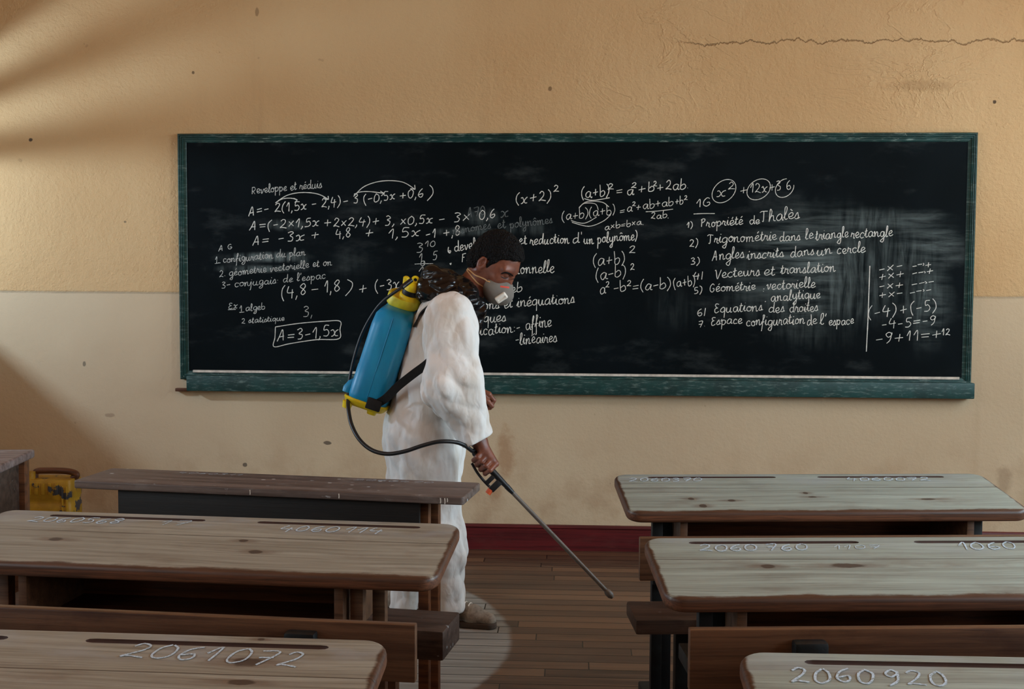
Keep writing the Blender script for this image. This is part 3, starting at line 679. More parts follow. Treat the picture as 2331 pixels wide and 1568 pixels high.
write(T(('2)', (1568, 562), (1590, 560), 10), ('Trigonométrie', (1608, 554), (1768, 546), 12), ('dans', (1773, 550), (1822, 546), 11), ('le', (1832, 545), (1852, 543), 12), ('triangle', (1856, 546), (1932, 539), 12), ('rectangle', (1936, 542), (2032, 537), 12)), 'chalk', 2.5)
write(T(('3)', (1570, 602), (1594, 600), 9), ('Angles', (1620, 593), (1694, 587), 13), ('inscrits', (1700, 590), (1784, 584), 12), ('dans', (1798, 586), (1854, 580), 12), ('un', (1858, 581), (1894, 578), 12), ('cercle', (1904, 579), (1970, 574), 12)), 'chalk', 2.5)
write(T(('4|', (1576, 636), (1602, 634), 10), ('Vecteurs', (1626, 635), (1730, 626), 12), ('et', (1738, 628), (1764, 626), 12), ('translation', (1776, 624), (1902, 617), 12)), 'chalk', 2.5)
write(T(('5)', (1578, 670), (1600, 667), 9), ('Géométrie', (1614, 664), (1720, 660), 11), (':', (1732, 664), (1744, 663), 9), ('vectorielle', (1744, 660), (1856, 654), 12), ('. analytique', (1740, 687), (1868, 678), 12)), 'chalk', 2.5)
write(T(('6|', (1584, 719), (1608, 717), 10), ('Equations', (1624, 713), (1736, 707), 12), ('des', (1749, 713), (1786, 710), 12), ('droites', (1796, 712), (1862, 708), 12), ('7.', (1588, 745), (1606, 743), 8), ('Espace', (1617, 740), (1690, 736), 11), ('configuration', (1698, 742), (1832, 736), 12), ('de', (1836, 740), (1860, 737), 12), ('l\'', (1866, 739), (1882, 737), 12), ('espace', (1886, 740), (1944, 737), 11)), 'chalk', 2.5)
write([P2('1980,605 1978,660 1976,720 1974,760 1972,800')], 'chalk', 3.2)
write(T(('-*-', (1998, 621), (2056, 613), 11), ('->+', (2074, 613), (2122, 608), 10), ('+*+', (1998, 639), (2060, 631), 11), ('->+', (2074, 630), (2126, 624), 10), ('-*+', (1998, 660), (2058, 655), 11), ('->-', (2072, 655), (2128, 648), 10), ('+*-', (1998, 680), (2056, 675), 11), ('->-', (2068, 673), (2122, 666), 10)), 'chalk', 2.3)
write(T(('(-4)', (1974, 724), (2042, 716), 15), ('+', (2046, 716), (2068, 713), 15), ('(-5)', (2070, 715), (2134, 706), 15), ('-4-5=-9', (2004, 748), (2132, 740), 13), ('-9+11=+', (1990, 782), (2144, 770), 14), ('12', (2142, 764), (2164, 762), 9)), 'chalk', 2.4)
# ---------------------------------------------------------------- school desks
def slab(w, d, t, rc, re, nseg=7):
    """board with rounded corners and softened edges; top at z=0, back edge at y=0, front edge at y=-d"""
    def outline(ins):
        r = max(rc - ins, 0.001); x, y0, y1 = w / 2 - ins, -d + ins, -ins; pts = []
        for cx, cy, a0 in ((x - r, y1 - r, 0), (-x + r, y1 - r, 90), (-x + r, y0 + r, 180), (x - r, y0 + r, 270)):
            for k in range(nseg + 1):
                a = math.radians(a0 + 90 * k / nseg); pts.append((cx + r * math.cos(a), cy + r * math.sin(a)))
        return pts
    rings = []
    for k in range(5):
        a = math.pi / 2 * k / 4; rings.append([(x, y, -t + re - re * math.cos(a)) for x, y in outline(re * (1 - math.sin(a)))])
    for k in range(5):
        a = math.pi / 2 * k / 4; rings.append([(x, y, -re + re * math.sin(a)) for x, y in outline(re * (1 - math.cos(a)))])
    return MB().rings(rings)

def carve(me, cuts, zlim=-0.0012):
    """cut pen grooves (x0, x1, y, half width, depth) out of a desk top"""
    o = bpy.data.objects.new('tmp', me); C.objects.link(o); tmp = []
    for (x0, x1, y, hw, dep) in cuts:
        rings = []
        for xx, s in ((x0 - hw, .25), (x0 - hw * .4, .8), (x0 + hw, 1), (x1 - hw, 1), (x1 + hw * .4, .8), (x1 + hw, .25)):
            rings.append([(xx, y + hw * s * math.cos(math.pi * 2 * k / 12), dep * s * 1.0 * math.sin(math.pi * 2 * k / 12)) for k in range(12)])
        c = link('tmp_cut', MB().rings(rings).mesh('c')); tmp.append(c)
        md = o.modifiers.new('b', 'BOOLEAN'); md.operation = 'DIFFERENCE'; md.object = c; md.solver = 'EXACT'
    bpy.context.view_layer.update()
    dg = bpy.context.evaluated_depsgraph_get()
    out = bpy.data.meshes.new_from_object(o.evaluated_get(dg))
    bpy.data.objects.remove(o)
    for c in tmp: bpy.data.objects.remove(c)
    for p in out.polygons:
        cz = p.center
        for (x0, x1, y, hw, dep) in cuts:
            if x0 - hw <= cz[0] <= x1 + hw and abs(cz[1] - y) < hw and -dep - .001 < cz[2] < -0.0008: p.material_index = 1
    return out

def desk_numbers(top, text, x0, x1, y0, y1, h, kind='desk_chalk', width=.0066, jit=.18):
    """digits chalked on the desk top, local coordinates of the top, read from the seat"""
    ss = strokes_of(text, (x0, -y0), (x1, -y1), h, 0.15, jit)
    b = ribbons([[np.array([p[0], -p[1], 0.0006]) for p in s] for s in ss], width, (0, 0, 1), 0.0002)
    return b.build('number_lettering', M[kind], top)

def school_desk(label, bl, br, width, right_anchor=False, rc=.05, mats=None, group='wooden school desks', depth=.385, zb=.76, zf=.70, iron=True,
                texts=(), grooves=True, seed=0, bench=True, thick=.037, seat_gap=.10, backrest=True, leg_in=.13, mirror=1, bench_ext=.02, seat_mat='dark', seat_t=.045, rest_z=.765, edge_r=.011, groove_dx=0, knots=(), front_panel=False, leg_dx=.024):
    """desk with its bench on one frame; bl, br = places of the back corners in the photograph"""
    A = ray(bl[0], bl[1], 2, zb); B = ray(br[0], br[1], 2, zb)
    ax = (B - A) / np.linalg.norm(B - A); rz = math.atan2(ax[1], ax[0])
    base = (B - ax * width / 2) if right_anchor else (A + ax * width / 2)
    t = thing('school_desk', label, 'desk', (base[0], base[1], 0), rz, group)
    mats = mats or {}
    slope = math.atan2(zb - zf, depth)
    me = slab(width, depth, thick, rc, edge_r).mesh('desk_top')
    if grooves:
        gl = width * .33; g0 = -width / 2 + width * .095 + groove_dx; st = width * .455
        me = carve(me, [(g0, g0 + gl, -.042, .0085, .007), (g0 + st, g0 + st + gl, -.042, .0085, .007)])
    smooth(me, 35)
    ca, sa_ = math.cos(-rz), math.sin(-rz); kn = []
    for (u, v, rx, ry) in knots:                                   # knots where the photograph shows them, taken to the plane of the top
        d0 = FWD * F_PX + RGT * (u - W_PX / 2) - UPV * (v - H_PX / 2); o0 = EYE - np.array([base[0], base[1], zb])
        tl = lambda p: np.array([ca * p[0] - sa_ * p[1], sa_ * p[0] + ca * p[1], p[2]])
        tt = lambda p: np.array([p[0], math.cos(slope) * p[1] + math.sin(slope) * p[2], -math.sin(slope) * p[1] + math.cos(slope) * p[2]])
        o1, d1 = tt(tl(o0)), tt(tl(d0)); q = o1 - d1 * o1[2] / d1[2]; kn.append((float(q[0]), float(q[1]), rx, ry))
    tm = mats.get('top') or m_desktop('desk_top', srgb(*mats.get('lite', (188, 166, 132))), srgb(*mats.get('mid', (156, 130, 98))), srgb(*mats.get('edge', (92, 58, 38))), width / 2, depth / 2, seed * 1.37, kn)
    top = link('desk_top', me, [tm, M['groove']], t)
    top.location = (0, 0, zb); top.rotation_euler = (slope, 0, 0)
    for tx in texts: desk_numbers(top, *tx)
    def under(y): return zb + (y) * math.tan(slope) - thick - .004      # underside of the top at local y
    hw = width / 2
    li = leg_in
    sh = MB(); x0, x1 = -hw + li + .068, hw - li - .068
    zt = under(-depth + .055)
    body = M[mats.get('body', 'brown')]
    # book shelf: floor, back panel, two ends and a middle divider
    MB().box((x0, -depth + .055, zt - .155), (x1, -.035, zt - .135)).build('shelf_board', body, t, bevel=.002)
    MB().box((x0, -.050, zt - .135), (x1, -.032, under(-.05))).build('back_panel', body, t, bevel=.002)
    for xa in (x0 - .024, x1):
        b = MB(); b.add([(xa, -depth + .04, zt - .16), (xa + .024, -depth + .04, zt - .16), (xa + .024, -.03, zt - .16), (xa, -.03, zt - .16), (xa, -depth + .04, under(-depth + .04)), (xa + .024, -depth + .04, under(-depth + .04)), (xa + .024, -.03, under(-.03)), (xa, -.03, under(-.03))],
              [(0, 3, 2, 1), (4, 5, 6, 7), (0, 1, 5, 4), (1, 2, 6, 5), (2, 3, 7, 6), (3, 0, 4, 7)])
        b.build('shelf_end', M[mats.get('end', 'orange')], t, bevel=.003)
    if front_panel:
        MB().box((-hw + .15, -depth + .024, zt - .20), (hw - .15, -depth + .040, under(-.24))).build('front_panel', body, t, bevel=.002)
    # legs: a pair of uprights on a floor runner at each end, carrying desk, seat and back
    lm = M['iron'] if iron else M[mats.get('leg', 'orange')]
    ys = -.385 - seat_gap                                     # front of the seat
    sd = .20
    yb = (-.86 if backrest else ys - sd * .8) if bench else -.36
    for s in (-1, 1):
        xc = s * (hw - li)
        for dx, ya in ((-leg_dx, -depth + .085), (leg_dx, -depth + .18)):
            MB().box((xc + dx - .017, ya - .017, .042), (xc + dx + .017, ya + .017, under(ya))).build('leg', lm, t, bevel=.003)
        MB().box((xc - .043, -depth + .04, zt - .21), (xc + .043, -.07, zt - .17)).build('bracket', lm, t, bevel=.003)
        MB().box((xc - .042, yb, 0.0), (xc + .042, -.06, .042)).build('foot_runner', lm, t, bevel=.006)
    if bench:
        ex = hw + bench_ext
        zs = .45
        MB().box((-ex, ys - sd, zs - seat_t), (ex, ys, zs)).build('seat', M[seat_mat], t, bevel=.008)
        for s in (-1, 1):
            xc = s * (hw - li)
            MB().box((xc - .02, ys - sd * .55 - .02, .042), (xc + .02, ys - sd * .55 + .02, zs - seat_t)).build('bench_leg', lm, t, bevel=.003)
        if backrest:
            yr = ys - sd - .045
            MB().box((-ex, yr - .012, rest_z - .125), (ex, yr + .012, rest_z)).build('backrest', M[mats.get('rest', 'orange')], t, bevel=.004)
            for s in (-1, 1):
                xc = s * (hw - .215)
                MB().tube([(xc, yr + .032, .042), (xc, yr + .032, rest_z - .06)], .018, 8).build('back_post', lm, t)
                b = MB(); b.box((xc - .034, yr - .046, rest_z - .097), (xc + .034, yr - .0125, rest_z - .018)); b.build('back_bracket', M['iron'], t, bevel=.008)
    return t

GL = dict(lite=(155, 152, 138), mid=(118, 111, 97), edge=(84, 56, 40))
GR = dict(lite=(156, 167, 157), mid=(122, 128, 119), edge=(84, 56, 40))
HW = .655
# right hand row
school_desk('pale scrubbed school desk numbered 2060370, nearest the blackboard', (1395, 1078), (2262, 1076), 1.31, mats=GR, seed=1, seat_gap=.11, rest_z=.705, knots=[(1573, 1135, .011, .012), (1665, 1139, .014, .012), (1600, 1151, .013, .018), (1833, 1122, .009, .012), (1849, 1131, .016, .009), (2113, 1136, .026, .010)],
            texts=[('2060370', -HW + .04, -HW + .30, -.085, -.085, .022), ('4060072', -HW + .80, -HW + 1.10, -.085, -.085, .022)])
school_desk('pale scrubbed school desk numbered 2060760, middle of the right row', (1462, 1222), (2331, 1219), 1.31, mats=GR, seed=2, seat_gap=.12, rest_z=.748, knots=[(1748, 1289, .018, .014), (1928, 1287, .045, .015)],
            texts=[('2060', -HW + .13, -HW + .285, -.10, -.10, .027), ('760', -HW + .30, -HW + .42, -.10, -.098, .027), ('1107', -HW + .48, -HW + .61, -.09, -.09, .016, 'desk_chalk', .004), ('1060', -HW + .81, -HW + .97, -.095, -.095, .030)])
school_desk('pale school desk numbered 2060920 at the bottom right corner', (1676, 1479), (2331, 1491), 1.31, mats=GR, seed=3,
            texts=[('2060', -HW + .075, -HW + .225, -.115, -.118, .032), ('920', -HW + .235, -HW + .35, -.118, -.118, .032)])
# left hand row
school_desk('wooden school desk numbered 4060114, middle of the left row', (0, 1157), (1052, 1191), 1.36, right_anchor=True, mats=GL, seed=4, iron=False, groove_dx=.045, seat_gap=.12, rest_z=.705, knots=[(127, 1227, .022, .013), (554, 1231, .014, .010), (582, 1256, .020, .013)], leg_in=.20, leg_dx=.017, bench_ext=.03, seat_mat='darker',
            texts=[('2060568', -.56, -.28, -.095, -.090, .024), ('4060', .18, .35, -.105, -.100, .026), ('114', .36, .475, -.10, -.098, .026), ('17', -.178, -.083, -.09, -.085, .022, 'desk_chalk', .004)])
school_desk('wooden school desk numbered 2061072 at the bottom left corner', (0, 1428), (890, 1454), 1.36, right_anchor=True, mats=GL, seed=5, iron=False, leg_in=.20, leg_dx=.017, groove_dx=.045, knots=[(563, 1507, .030, .017), (552, 1553, .026, .011), (595, 1455, .007, .005)],
            texts=[('2061', .19, .375, -.105, -.112, .034), ('072', .385, .535, -.113, -.12, .034)])
old_desk = school_desk('dark weathered desk spattered with white paint, in front of the man in white', (238, 1064), (1094, 1098), 1.345, right_anchor=True, rc=.012, edge_r=.005, seed=6, iron=False, depth=.245, zf=.757, thick=.027, grooves=False, leg_in=.145, leg_dx=.004, front_panel=True,
            mats=dict(top=m_wood('weathered_wood', srgb(66, 52, 46), srgb(112, 98, 90), 0.55, 7.7, scuff=srgb(128, 120, 114), fleck=srgb(190, 196, 196)), body='darker', end='darker', leg='brown'), backrest=False, seat_gap=.05, bench_ext=.035, seat_t=.085,
            texts=[('4060311', -.40, -.16, -.05, -.05, .014, 'desk_chalk', .0035), ('2060470', .24, .52, -.05, -.05, .014, 'desk_chalk', .0035)])

old_top = [o for o in old_desk.children if o.name.startswith('desk_top')][0]
for xs, ln in ((-.04, .016), (.263, .015), (.598, .017), (.612, .019), (.620, .012)):      # runs of white paint down the front edge
    ribbons([[np.array([xs, -.2455, -.006]), np.array([xs + .001, -.2457, -.006 - ln * .6]), np.array([xs, -.2455, -.006 - ln])]], .0055, (0, -1, 0), .0002).build('paint_drip', M['white'], old_top)

# ---------------------------------------------------------------- table at the left edge, can beside the wall
pa, pb = ray(80, 1022, 2, .78), ray(0, 1058, 2, .78)
ay = (pa - pb); ay[2] = 0; ay /= np.linalg.norm(ay)
tb = thing('side_table', 'dark boxed wooden table cut off by the left edge, before the yellow can', 'table', (pa[0], pa[1], 0), math.atan2(-ay[0], ay[1]))
me = slab(1.15, .62, .032, .01, .008).mesh('table_top')
o = link('table_top', me, M['grey'], tb); o.location = (-.575, 0, .78); smooth(me, 35)
for (lx, ly) in ((-.045, -.045), (-.045, -.58), (-1.10, -.045), (-1.10, -.58)):
    MB().box((lx - .028, ly - .028, 0), (lx + .028, ly + .028, .747)).build('leg', M['brown'], tb, bevel=.003)
MB().box((-.060, -.548, .50), (-.036, -.076, .745)).build('side_panel', M['dark'], tb, bevel=.003)
MB().box((-1.07, -.055, .50), (-.076, -.035, .745)).build('back_panel', M['darker'], tb, bevel=.003)
MB().box((-1.07, -.56, .435), (-.076, -.06, .46)).build('shelf_board', M['grey'], tb, bevel=.003)

MB().box((-.066, -.548, .455), (-.026, -.13, .485)).build('stretcher', M['grey'], tb, bevel=.003)
jx0, jx1 = ray(62, 1120, 1, 5.55), ray(168, 1120, 1, 5.55)
jw = float(jx1[0] - jx0[0]); zt = float(ray(130, 1098, 1, 5.45)[2])
jc = thing('jerrycan', 'scuffed yellow plastic can on the floor by the left wall corner', 'jerrycan', (float(jx0[0] + jw / 2), 5.58, 0), 0.06)
b = MB()
def rrect(hx, hy, r, z, n=5):
    pts = []
    for cx, cy, a0 in ((hx - r, hy - r, 0), (-hx + r, hy - r, 90), (-hx + r, -hy + r, 180), (hx - r, -hy + r, 270)):
        for k in range(n + 1):
            a = math.radians(a0 + 90 * k / n); pts.append((cx + r * math.cos(a), cy + r * math.sin(a), z))
    return pts
hx, hy = jw / 2, .085
rg = [rrect(hx * .9, hy * .85, .02, 0), rrect(hx, hy, .025, .015)]
for z0 in (.10, .20, .30):
    rg += [rrect(hx, hy, .025, z0), rrect(hx * .965, hy * .95, .025, z0 + .008), rrect(hx * .965, hy * .95, .025, z0 + .03), rrect(hx, hy, .025, z0 + .038)]
rg += [rrect(hx, hy, .025, zt - .02), rrect(hx * .95, hy * .92, .02, zt)]
b.rings(rg); b.build('can_body', M['jerry'], jc, sm=50)
b = MB()
for k in range(5):                                   # moulded ribs on the shoulder
    xk = -hx * .7 + k * hx * .28
    b.box((xk - .008, -hy - .006, zt - .07), (xk + .008, -hy + .01, zt - .012))
b.box((hx * .62, -hy - .005, .03), (hx * .70, -hy + .01, zt - .03)); b.box((hx * .80, -hy - .005, .03), (hx * .86, -hy + .01, zt - .03))
b.build('rib', M['jerry'], jc, bevel=.003)
MB().tube(spline([(-hx * .75, 0, zt - .004), (-hx * .7, 0, zt + .030), (-hx * .3, 0, zt + .036), (hx * .55, 0, zt + .034), (hx * .95, 0, zt + .022), (hx * .98, 0, zt + .006), (hx * .8, 0, zt - .004)], 5), .016, 10).build('handle', M['brown'], jc, sm=60)
MB().tube([(-hx * .86, -.03, zt - .005), (-hx * .86, -.03, zt + .035)], .026, 14).build('cap', M['jerry'], jc, sm=40)
# ---------------------------------------------------------------- implicit surfaces for the figure
class Sdf:
    pass
def s_cap(P, a, b, ra, rb):
    a = np.asarray(a, np.float32); b = np.asarray(b, np.float32); ba = b - a
    pa = P - a; h = np.clip((pa @ ba) / (ba @ ba + 1e-9), 0, 1)
    return np.linalg.norm(pa - h[:, None] * ba, axis=1) - (ra + (rb - ra) * h)
def s_ell(P, c, r, R=None):
    q = P - np.asarray(c, np.float32)
    if R is not None: q = q @ R
    r = np.asarray(r, np.float32)
    k0 = np.linalg.norm(q / r, axis=1); k1 = np.linalg.norm(q / (r * r), axis=1) + 1e-9
    return k0 * (k0 - 1.0) / k1
def s_box(P, c, h, rr, R=None):
    q = P - np.asarray(c, np.float32)
    if R is not None: q = q @ R
    q = np.abs(q) - (np.asarray(h, np.float32) - rr)
    return np.linalg.norm(np.maximum(q, 0), axis=1) + np.minimum(q.max(1), 0) - rr
def smin(a, b, k):
    h = np.maximum(k - np.abs(a - b), 0) / k
    return np.minimum(a, b) - h * h * k * 0.25
def smax(a, b, k): return -smin(-a, -b, k)
def chain(P, pts, rs, k=0.012):
    d = None
    for i in range(len(pts) - 1):
        e = s_cap(P, pts[i], pts[i + 1], rs[i], rs[i + 1])
        d = e if d is None else smin(d, e, k)
    return d
def within(P, c, r, fn):
    """fn only for points near a place, far away elsewhere"""
    out = np.full(len(P), 9.0, np.float32)
    mk = np.linalg.norm(P - np.asarray(c, np.float32), axis=1) < r
    if mk.any(): out[mk] = fn(P[mk])
    return out

def sdf_mesh(name, fn, lo, hi, vox, margin=1.5):
    """surface nets over a sparse grid"""
    B = 8; lo = np.array(lo, float); hi = np.array(hi, float)
    nb = np.ceil((hi - lo) / (B * vox)).astype(int)
    g = np.stack(np.meshgrid(*[np.arange(n) for n in nb], indexing='ij'), -1).reshape(-1, 3)
    cen = lo + (g + 0.5) * B * vox
    d = fn(cen.astype(np.float32))
    g = g[np.abs(d) < B * vox * 0.87 * margin]
    cell = np.stack(np.meshgrid(*[np.arange(B)] * 3, indexing='ij'), -1).reshape(-1, 3)
    cells = (g[:, None, :] * B + cell[None]).reshape(-1, 3)
    N = (nb * B + 1).astype(np.int64)
    cid = lambda c: (c[:, 0].astype(np.int64) * N[1] + c[:, 1]) * N[2] + c[:, 2]
    offs = np.array([(i, j, k) for i in (0, 1) for j in (0, 1) for k in (0, 1)])
    base = cid(cells)
    oid = (offs[:, 0].astype(np.int64) * N[1] + offs[:, 1]) * N[2] + offs[:, 2]
    cor = base[:, None] + oid[None]
    uq, inv = np.unique(cor.ravel(), return_inverse=True)
    ix = np.stack([uq // (N[1] * N[2]), (uq // N[2]) % N[1], uq % N[2]], 1)
    val = np.empty(len(uq), np.float32)
    for s in range(0, len(uq), 400000):
        val[s:s + 400000] = fn((lo + ix[s:s + 400000] * vox).astype(np.float32))
    V = val[inv].reshape(-1, 8)
    act = (V.min(1) < 0) & (V.max(1) >= 0)
    cells, V, base = cells[act], V[act], base[act]
    acc = np.zeros((len(V), 3)); cnt = np.zeros(len(V))
    for i in range(8):
        for j in range(i + 1, 8):
            if np.abs(offs[i] - offs[j]).sum() != 1: continue
            cr = (V[:, i] < 0) != (V[:, j] < 0)
            t = np.where(cr, V[:, i] / np.where(cr, V[:, i] - V[:, j], 1), 0)
            acc += np.where(cr[:, None], offs[i] + t[:, None] * (offs[j] - offs[i]), 0); cnt += cr
    pos = lo + (cells + acc / cnt[:, None]) * vox
    order = np.argsort(base); sb = base[order]
    def find(ids):
        p = np.searchsorted(sb, ids); p = np.clip(p, 0, len(sb) - 1)
        return np.where(sb[p] == ids, order[p], -1)
    st = [N[1] * N[2], N[2], np.int64(1)]
    quads = []
    for ax in range(3):
        u, v = (ax + 1) % 3, (ax + 2) % 3
        c1 = [k for k in range(8) if offs[k][ax] == 1 and offs[k][u] == 0 and offs[k][v] == 0][0]
        cr = (V[:, 0] < 0) != (V[:, c1] < 0)
        b0 = base[cr]; flip = V[cr, 0] < 0
        q = np.stack([find(b0), find(b0 - st[u]), find(b0 - st[u] - st[v]), find(b0 - st[v])], 1)
        ok = (q >= 0).all(1); q, fl = q[ok], flip[ok]
        q[fl] = q[fl][:, ::-1]
        quads.append(q)
    Q = np.concatenate(quads)
    me = bpy.data.meshes.new(name)
    me.vertices.add(len(pos)); me.vertices.foreach_set('co', pos.ravel().astype(np.float32))
    me.loops.add(Q.size); me.loops.foreach_set('vertex_index', Q.ravel().astype(np.int32))
    me.polygons.add(len(Q)); me.polygons.foreach_set('loop_start', np.arange(0, Q.size, 4, dtype=np.int32)); me.polygons.foreach_set('loop_total', np.full(len(Q), 4, np.int32))
    me.update(calc_edges=True); me.validate()
    bm = bmesh.new(); bm.from_mesh(me); bmesh.ops.recalc_face_normals(bm, faces=bm.faces); bm.to_mesh(me); bm.free()
    smooth(me)
    return me

# ---------------------------------------------------------------- the man in white
foot_at = ray(1060, 1420, 2, 0.0)
YP = float(foot_at[1]) + 0.05
def Q(u, v, dy=0.0):
    return ray(u, v, 1, YP + dy)
man = thing('person', 'person in baggy white coverall and mask, bending forward and spraying the floor', 'person', (float(foot_at[0]), YP, 0))
ORG = np.array([float(foot_at[0]), YP, 0.0])
def figure(name, fn, lo, hi, vox, mat, parent=man, margin=1.5):
    me = sdf_mesh(name, fn, lo, hi, vox, margin)
    if parent is not None:
        v = np.empty(len(me.vertices) * 3, np.float32); me.vertices.foreach_get('co', v)
        v = (v.reshape(-1, 3) - ORG.astype(np.float32)); me.vertices.foreach_set('co', v.ravel()); me.update()
    return link(name, me, mat, parent)
def wear(name, mb, mat, parent=man, sm=60, bevel=0):
    mb.v = [tuple(np.array(p) - ORG) for p in mb.v]
    return mb.build(name, mat, parent, sm=sm, bevel=bevel)

# head frame
HYAW, HPIT = math.radians(24), math.radians(38)
hf = np.array([math.cos(HYAW) * math.cos(HPIT), -math.sin(HYAW) * math.cos(HPIT), -math.sin(HPIT)])
hu = np.array([math.cos(HYAW) * math.sin(HPIT), -math.sin(HYAW) * math.sin(HPIT), math.cos(HPIT)])
hr = np.array([-math.sin(HYAW), -math.cos(HYAW), 0.0])
HR = np.stack([hf, hr, hu], 1).astype(np.float32)
HC = Q(1133, 592)
def hp(f, r, u): return HC + hf * f + hr * r + hu * u
def head_sdf(P):
    q = (P - HC.astype(np.float32)) @ HR                     # forward, right, up
    d = s_ell(q, (-.004, 0, .006), (.100, .076, .098))
    d = smin(d, s_ell(q, (.030, 0, -.050), (.066, .060, .075)), .04)      # face block
    d = smin(d, s_cap(q, (.058, -.018, -.108), (.058, .018, -.108), .026, .026), .035)  # chin
    for s in (-1, 1):
        d = smin(d, s_cap(q, (-.012, s * .054, -.062), (.050, s * .024, -.108), .018, .016), .03)      # jaw
        d = smin(d, s_ell(q, (.060, s * .040, -.046), (.024, .024, .018)), .02)                     # cheekbone
        d = smin(d, s_cap(q, (.084, s * .012, .006), (.072, s * .050, .004), .012, .010), .018)         # brow ridge
        d = smax(d, -s_ell(q, (.096, s * .031, -.014), (.018, .017, .010)), .014)                  # socket
        d = smin(d, s_ell(q, (.0755, s * .031, -.014), (.0165, .0165, .0125)), .004)                # lids over the eye
    d = smin(d, s_cap(q, (.090, 0, -.006), (.109, 0, -.058), .008, .012), .014)                     # nose
    d = smin(d, s_cap(q, (.098, -.012, -.064), (.098, .012, -.064), .008, .008), .010)
    d = smin(d, s_cap(q, (.084, -.014, -.090), (.084, .014, -.090), .008, .008), .010)                # mouth
    for s in (-1, 1):                                                                                # ear
        e = s_ell(q, (-.016, s * .083, -.028), (.019, .009, .032))
        e = smax(e, -s_ell(q, (-.012, s * .092, -.024), (.011, .012, .020)), .005)
        e = smin(e, s_cap(q, (-.020, s * .088, -.006), (-.031, s * .086, -.030), .0035, .004), .004)
        e = smin(e, s_ell(q, (-.004, s * .080, -.033), (.006, .006, .009)), .006)
        e = smin(e, s_ell(q, (-.010, s * .080, -.058), (.008, .006, .008)), .008)
        d = smin(d, e, .008)
    return d
NB = Q(1036, 700, .01)                                       # root of the neck
def torso_sdf(P):
    d = s_cap(P, hp(-.028, 0, -.06), NB, .054, .058)
    d = smin(d, s_cap(P, NB + [0, 0, -.03], Q(985, 850, .02), .11, .12), .08)
    d = smin(d, s_cap(P, Q(985, 850, .02), Q(968, 1000, .02), .115, .125), .08)
    return d
SHR, ELR, WRR = Q(1024, 728, -.19), Q(1032, 890, -.26), Q(1089, 1004, -.26)
SHL, ELL, WLL = Q(1012, 722, .20), Q(1000, 880, .26), Q(1066, 886, .20)
HIPR, KNR, ANR = Q(980, 1050, -.09), Q(1006, 1215, -.10), Q(1020, 1385, -.08)
HIPL, KNL, ANL = Q(962, 1050, .12), Q(955, 1215, .13), Q(925, 1378, .12)
# right hand round the lance grip
GR_C = Q(1101, 1052, -.26)
ph = Q(1395, 1360, -.26) - Q(1101, 1052, -.26); ph /= np.linalg.norm(ph)
def hand_frame(axis, side):
    h = axis / np.linalg.norm(axis); s = np.array(side, float); s = s - h * (s @ h); s /= np.linalg.norm(s)
    return h, s, np.cross(h, s)
rh, rs_, rn = hand_frame(ph, (0.25, -1, 0))
if rn[2] < 0: rn = -rn
def RH(h, s, n): return GR_C + rh * h + rs_ * s + rn * n
def right_hand(P):
    d = s_cap(P, ELR, WRR, .046, .029)
    wr = RH(-.074, .006, .050)
    d = smin(d, s_cap(P, WRR, wr, .029, .027), .02)
    for i, (o, l) in enumerate(((.036, 1.0), (.012, 1.06), (-.012, 1.0), (-.034, .86))):
        mcp = RH(o, .026, .030 - .004 * i)
        d = smin(d, s_cap(P, wr + (mcp - wr) * .12 + rs_ * .002, mcp, .017, .0125), .016)
        f = [mcp, RH(o * 1.02, .026 + .019 * l, -.004), RH(o * .98, .012, -.026 * l), RH(o * .95, -.010, -.022), RH(o * .93, -.017, -.012)]
        d = smin(d, chain(P, f, [.0118, .0105, .0098, .0090, .0078], .004), .0055)
    th = [wr + rh * .012 - rs_ * .012, RH(-.020, -.026, .026), RH(.014, -.030, .014), RH(.044, -.019, .012)]
    d = smin(d, chain(P, th, [.018, .015, .0118, .0095], .006), .008)
    return d
# left hand on the pump lever, thumb side towards the viewer
GL_C = Q(1098, 911, .20)
lh, ls_, ln = hand_frame(np.array([.42, -.88, -.12]), (.9, .42, -.28))
if ln[2] < 0: ln = -ln
def LH(h, s, n): return GL_C + lh * h + ls_ * s + ln * n
def left_hand(P):
    wr = LH(-.004, -.064, .036)
    d = s_cap(P, ELL, wr, .045, .029)
    for i, (o, l) in enumerate(((.034, 1.0), (.011, 1.05), (-.012, 1.0), (-.034, .86))):
        mcp = LH(o, .006, .036 - .003 * i)
        d = smin(d, s_cap(P, wr, mcp, .019, .0125), .016)
        f = [mcp, LH(o * 1.04, .036 * l, .016), LH(o, .030 * l, -.018), LH(o * .97, .004, -.028), LH(o * .95, -.008, -.018)]
        d = smin(d, chain(P, f, [.0118, .0105, .0098, .0090, .0078], .004), .0055)
    th = [wr + lh * .014, LH(.036, -.024, .020), LH(.048, .004, .008), LH(.052, .030, -.008)]
    d = smin(d, chain(P, th, [.018, .014, .0112, .0092], .006), .008)
    return d
def body_sdf(P):
    d = torso_sdf(P)
    d = smin(d, within(P, HC, .26, head_sdf), .03)
    for S, E in ((SHR, ELR), (SHL, ELL)):
        d = smin(d, s_cap(P, NB + (S - NB) * .5 + [0, 0, -.03], S, .07, .062), .05)
        d = smin(d, s_cap(P, S, E, .058, .046), .04)
    for H, K, A in ((HIPR, KNR, ANR), (HIPL, KNL, ANL)):
        d = smin(d, s_cap(P, H, K, .085, .058), .05)
        d = smin(d, s_cap(P, K, A, .056, .038), .03)
    d = smin(d, within(P, (ELR + GR_C) / 2, .32, right_hand), .02)
    d = smin(d, within(P, (ELL + GL_C) / 2, .32, left_hand), .02)
    return d
X0, X1 = float(Q(850, 700)[0]), float(Q(1220, 700)[0])
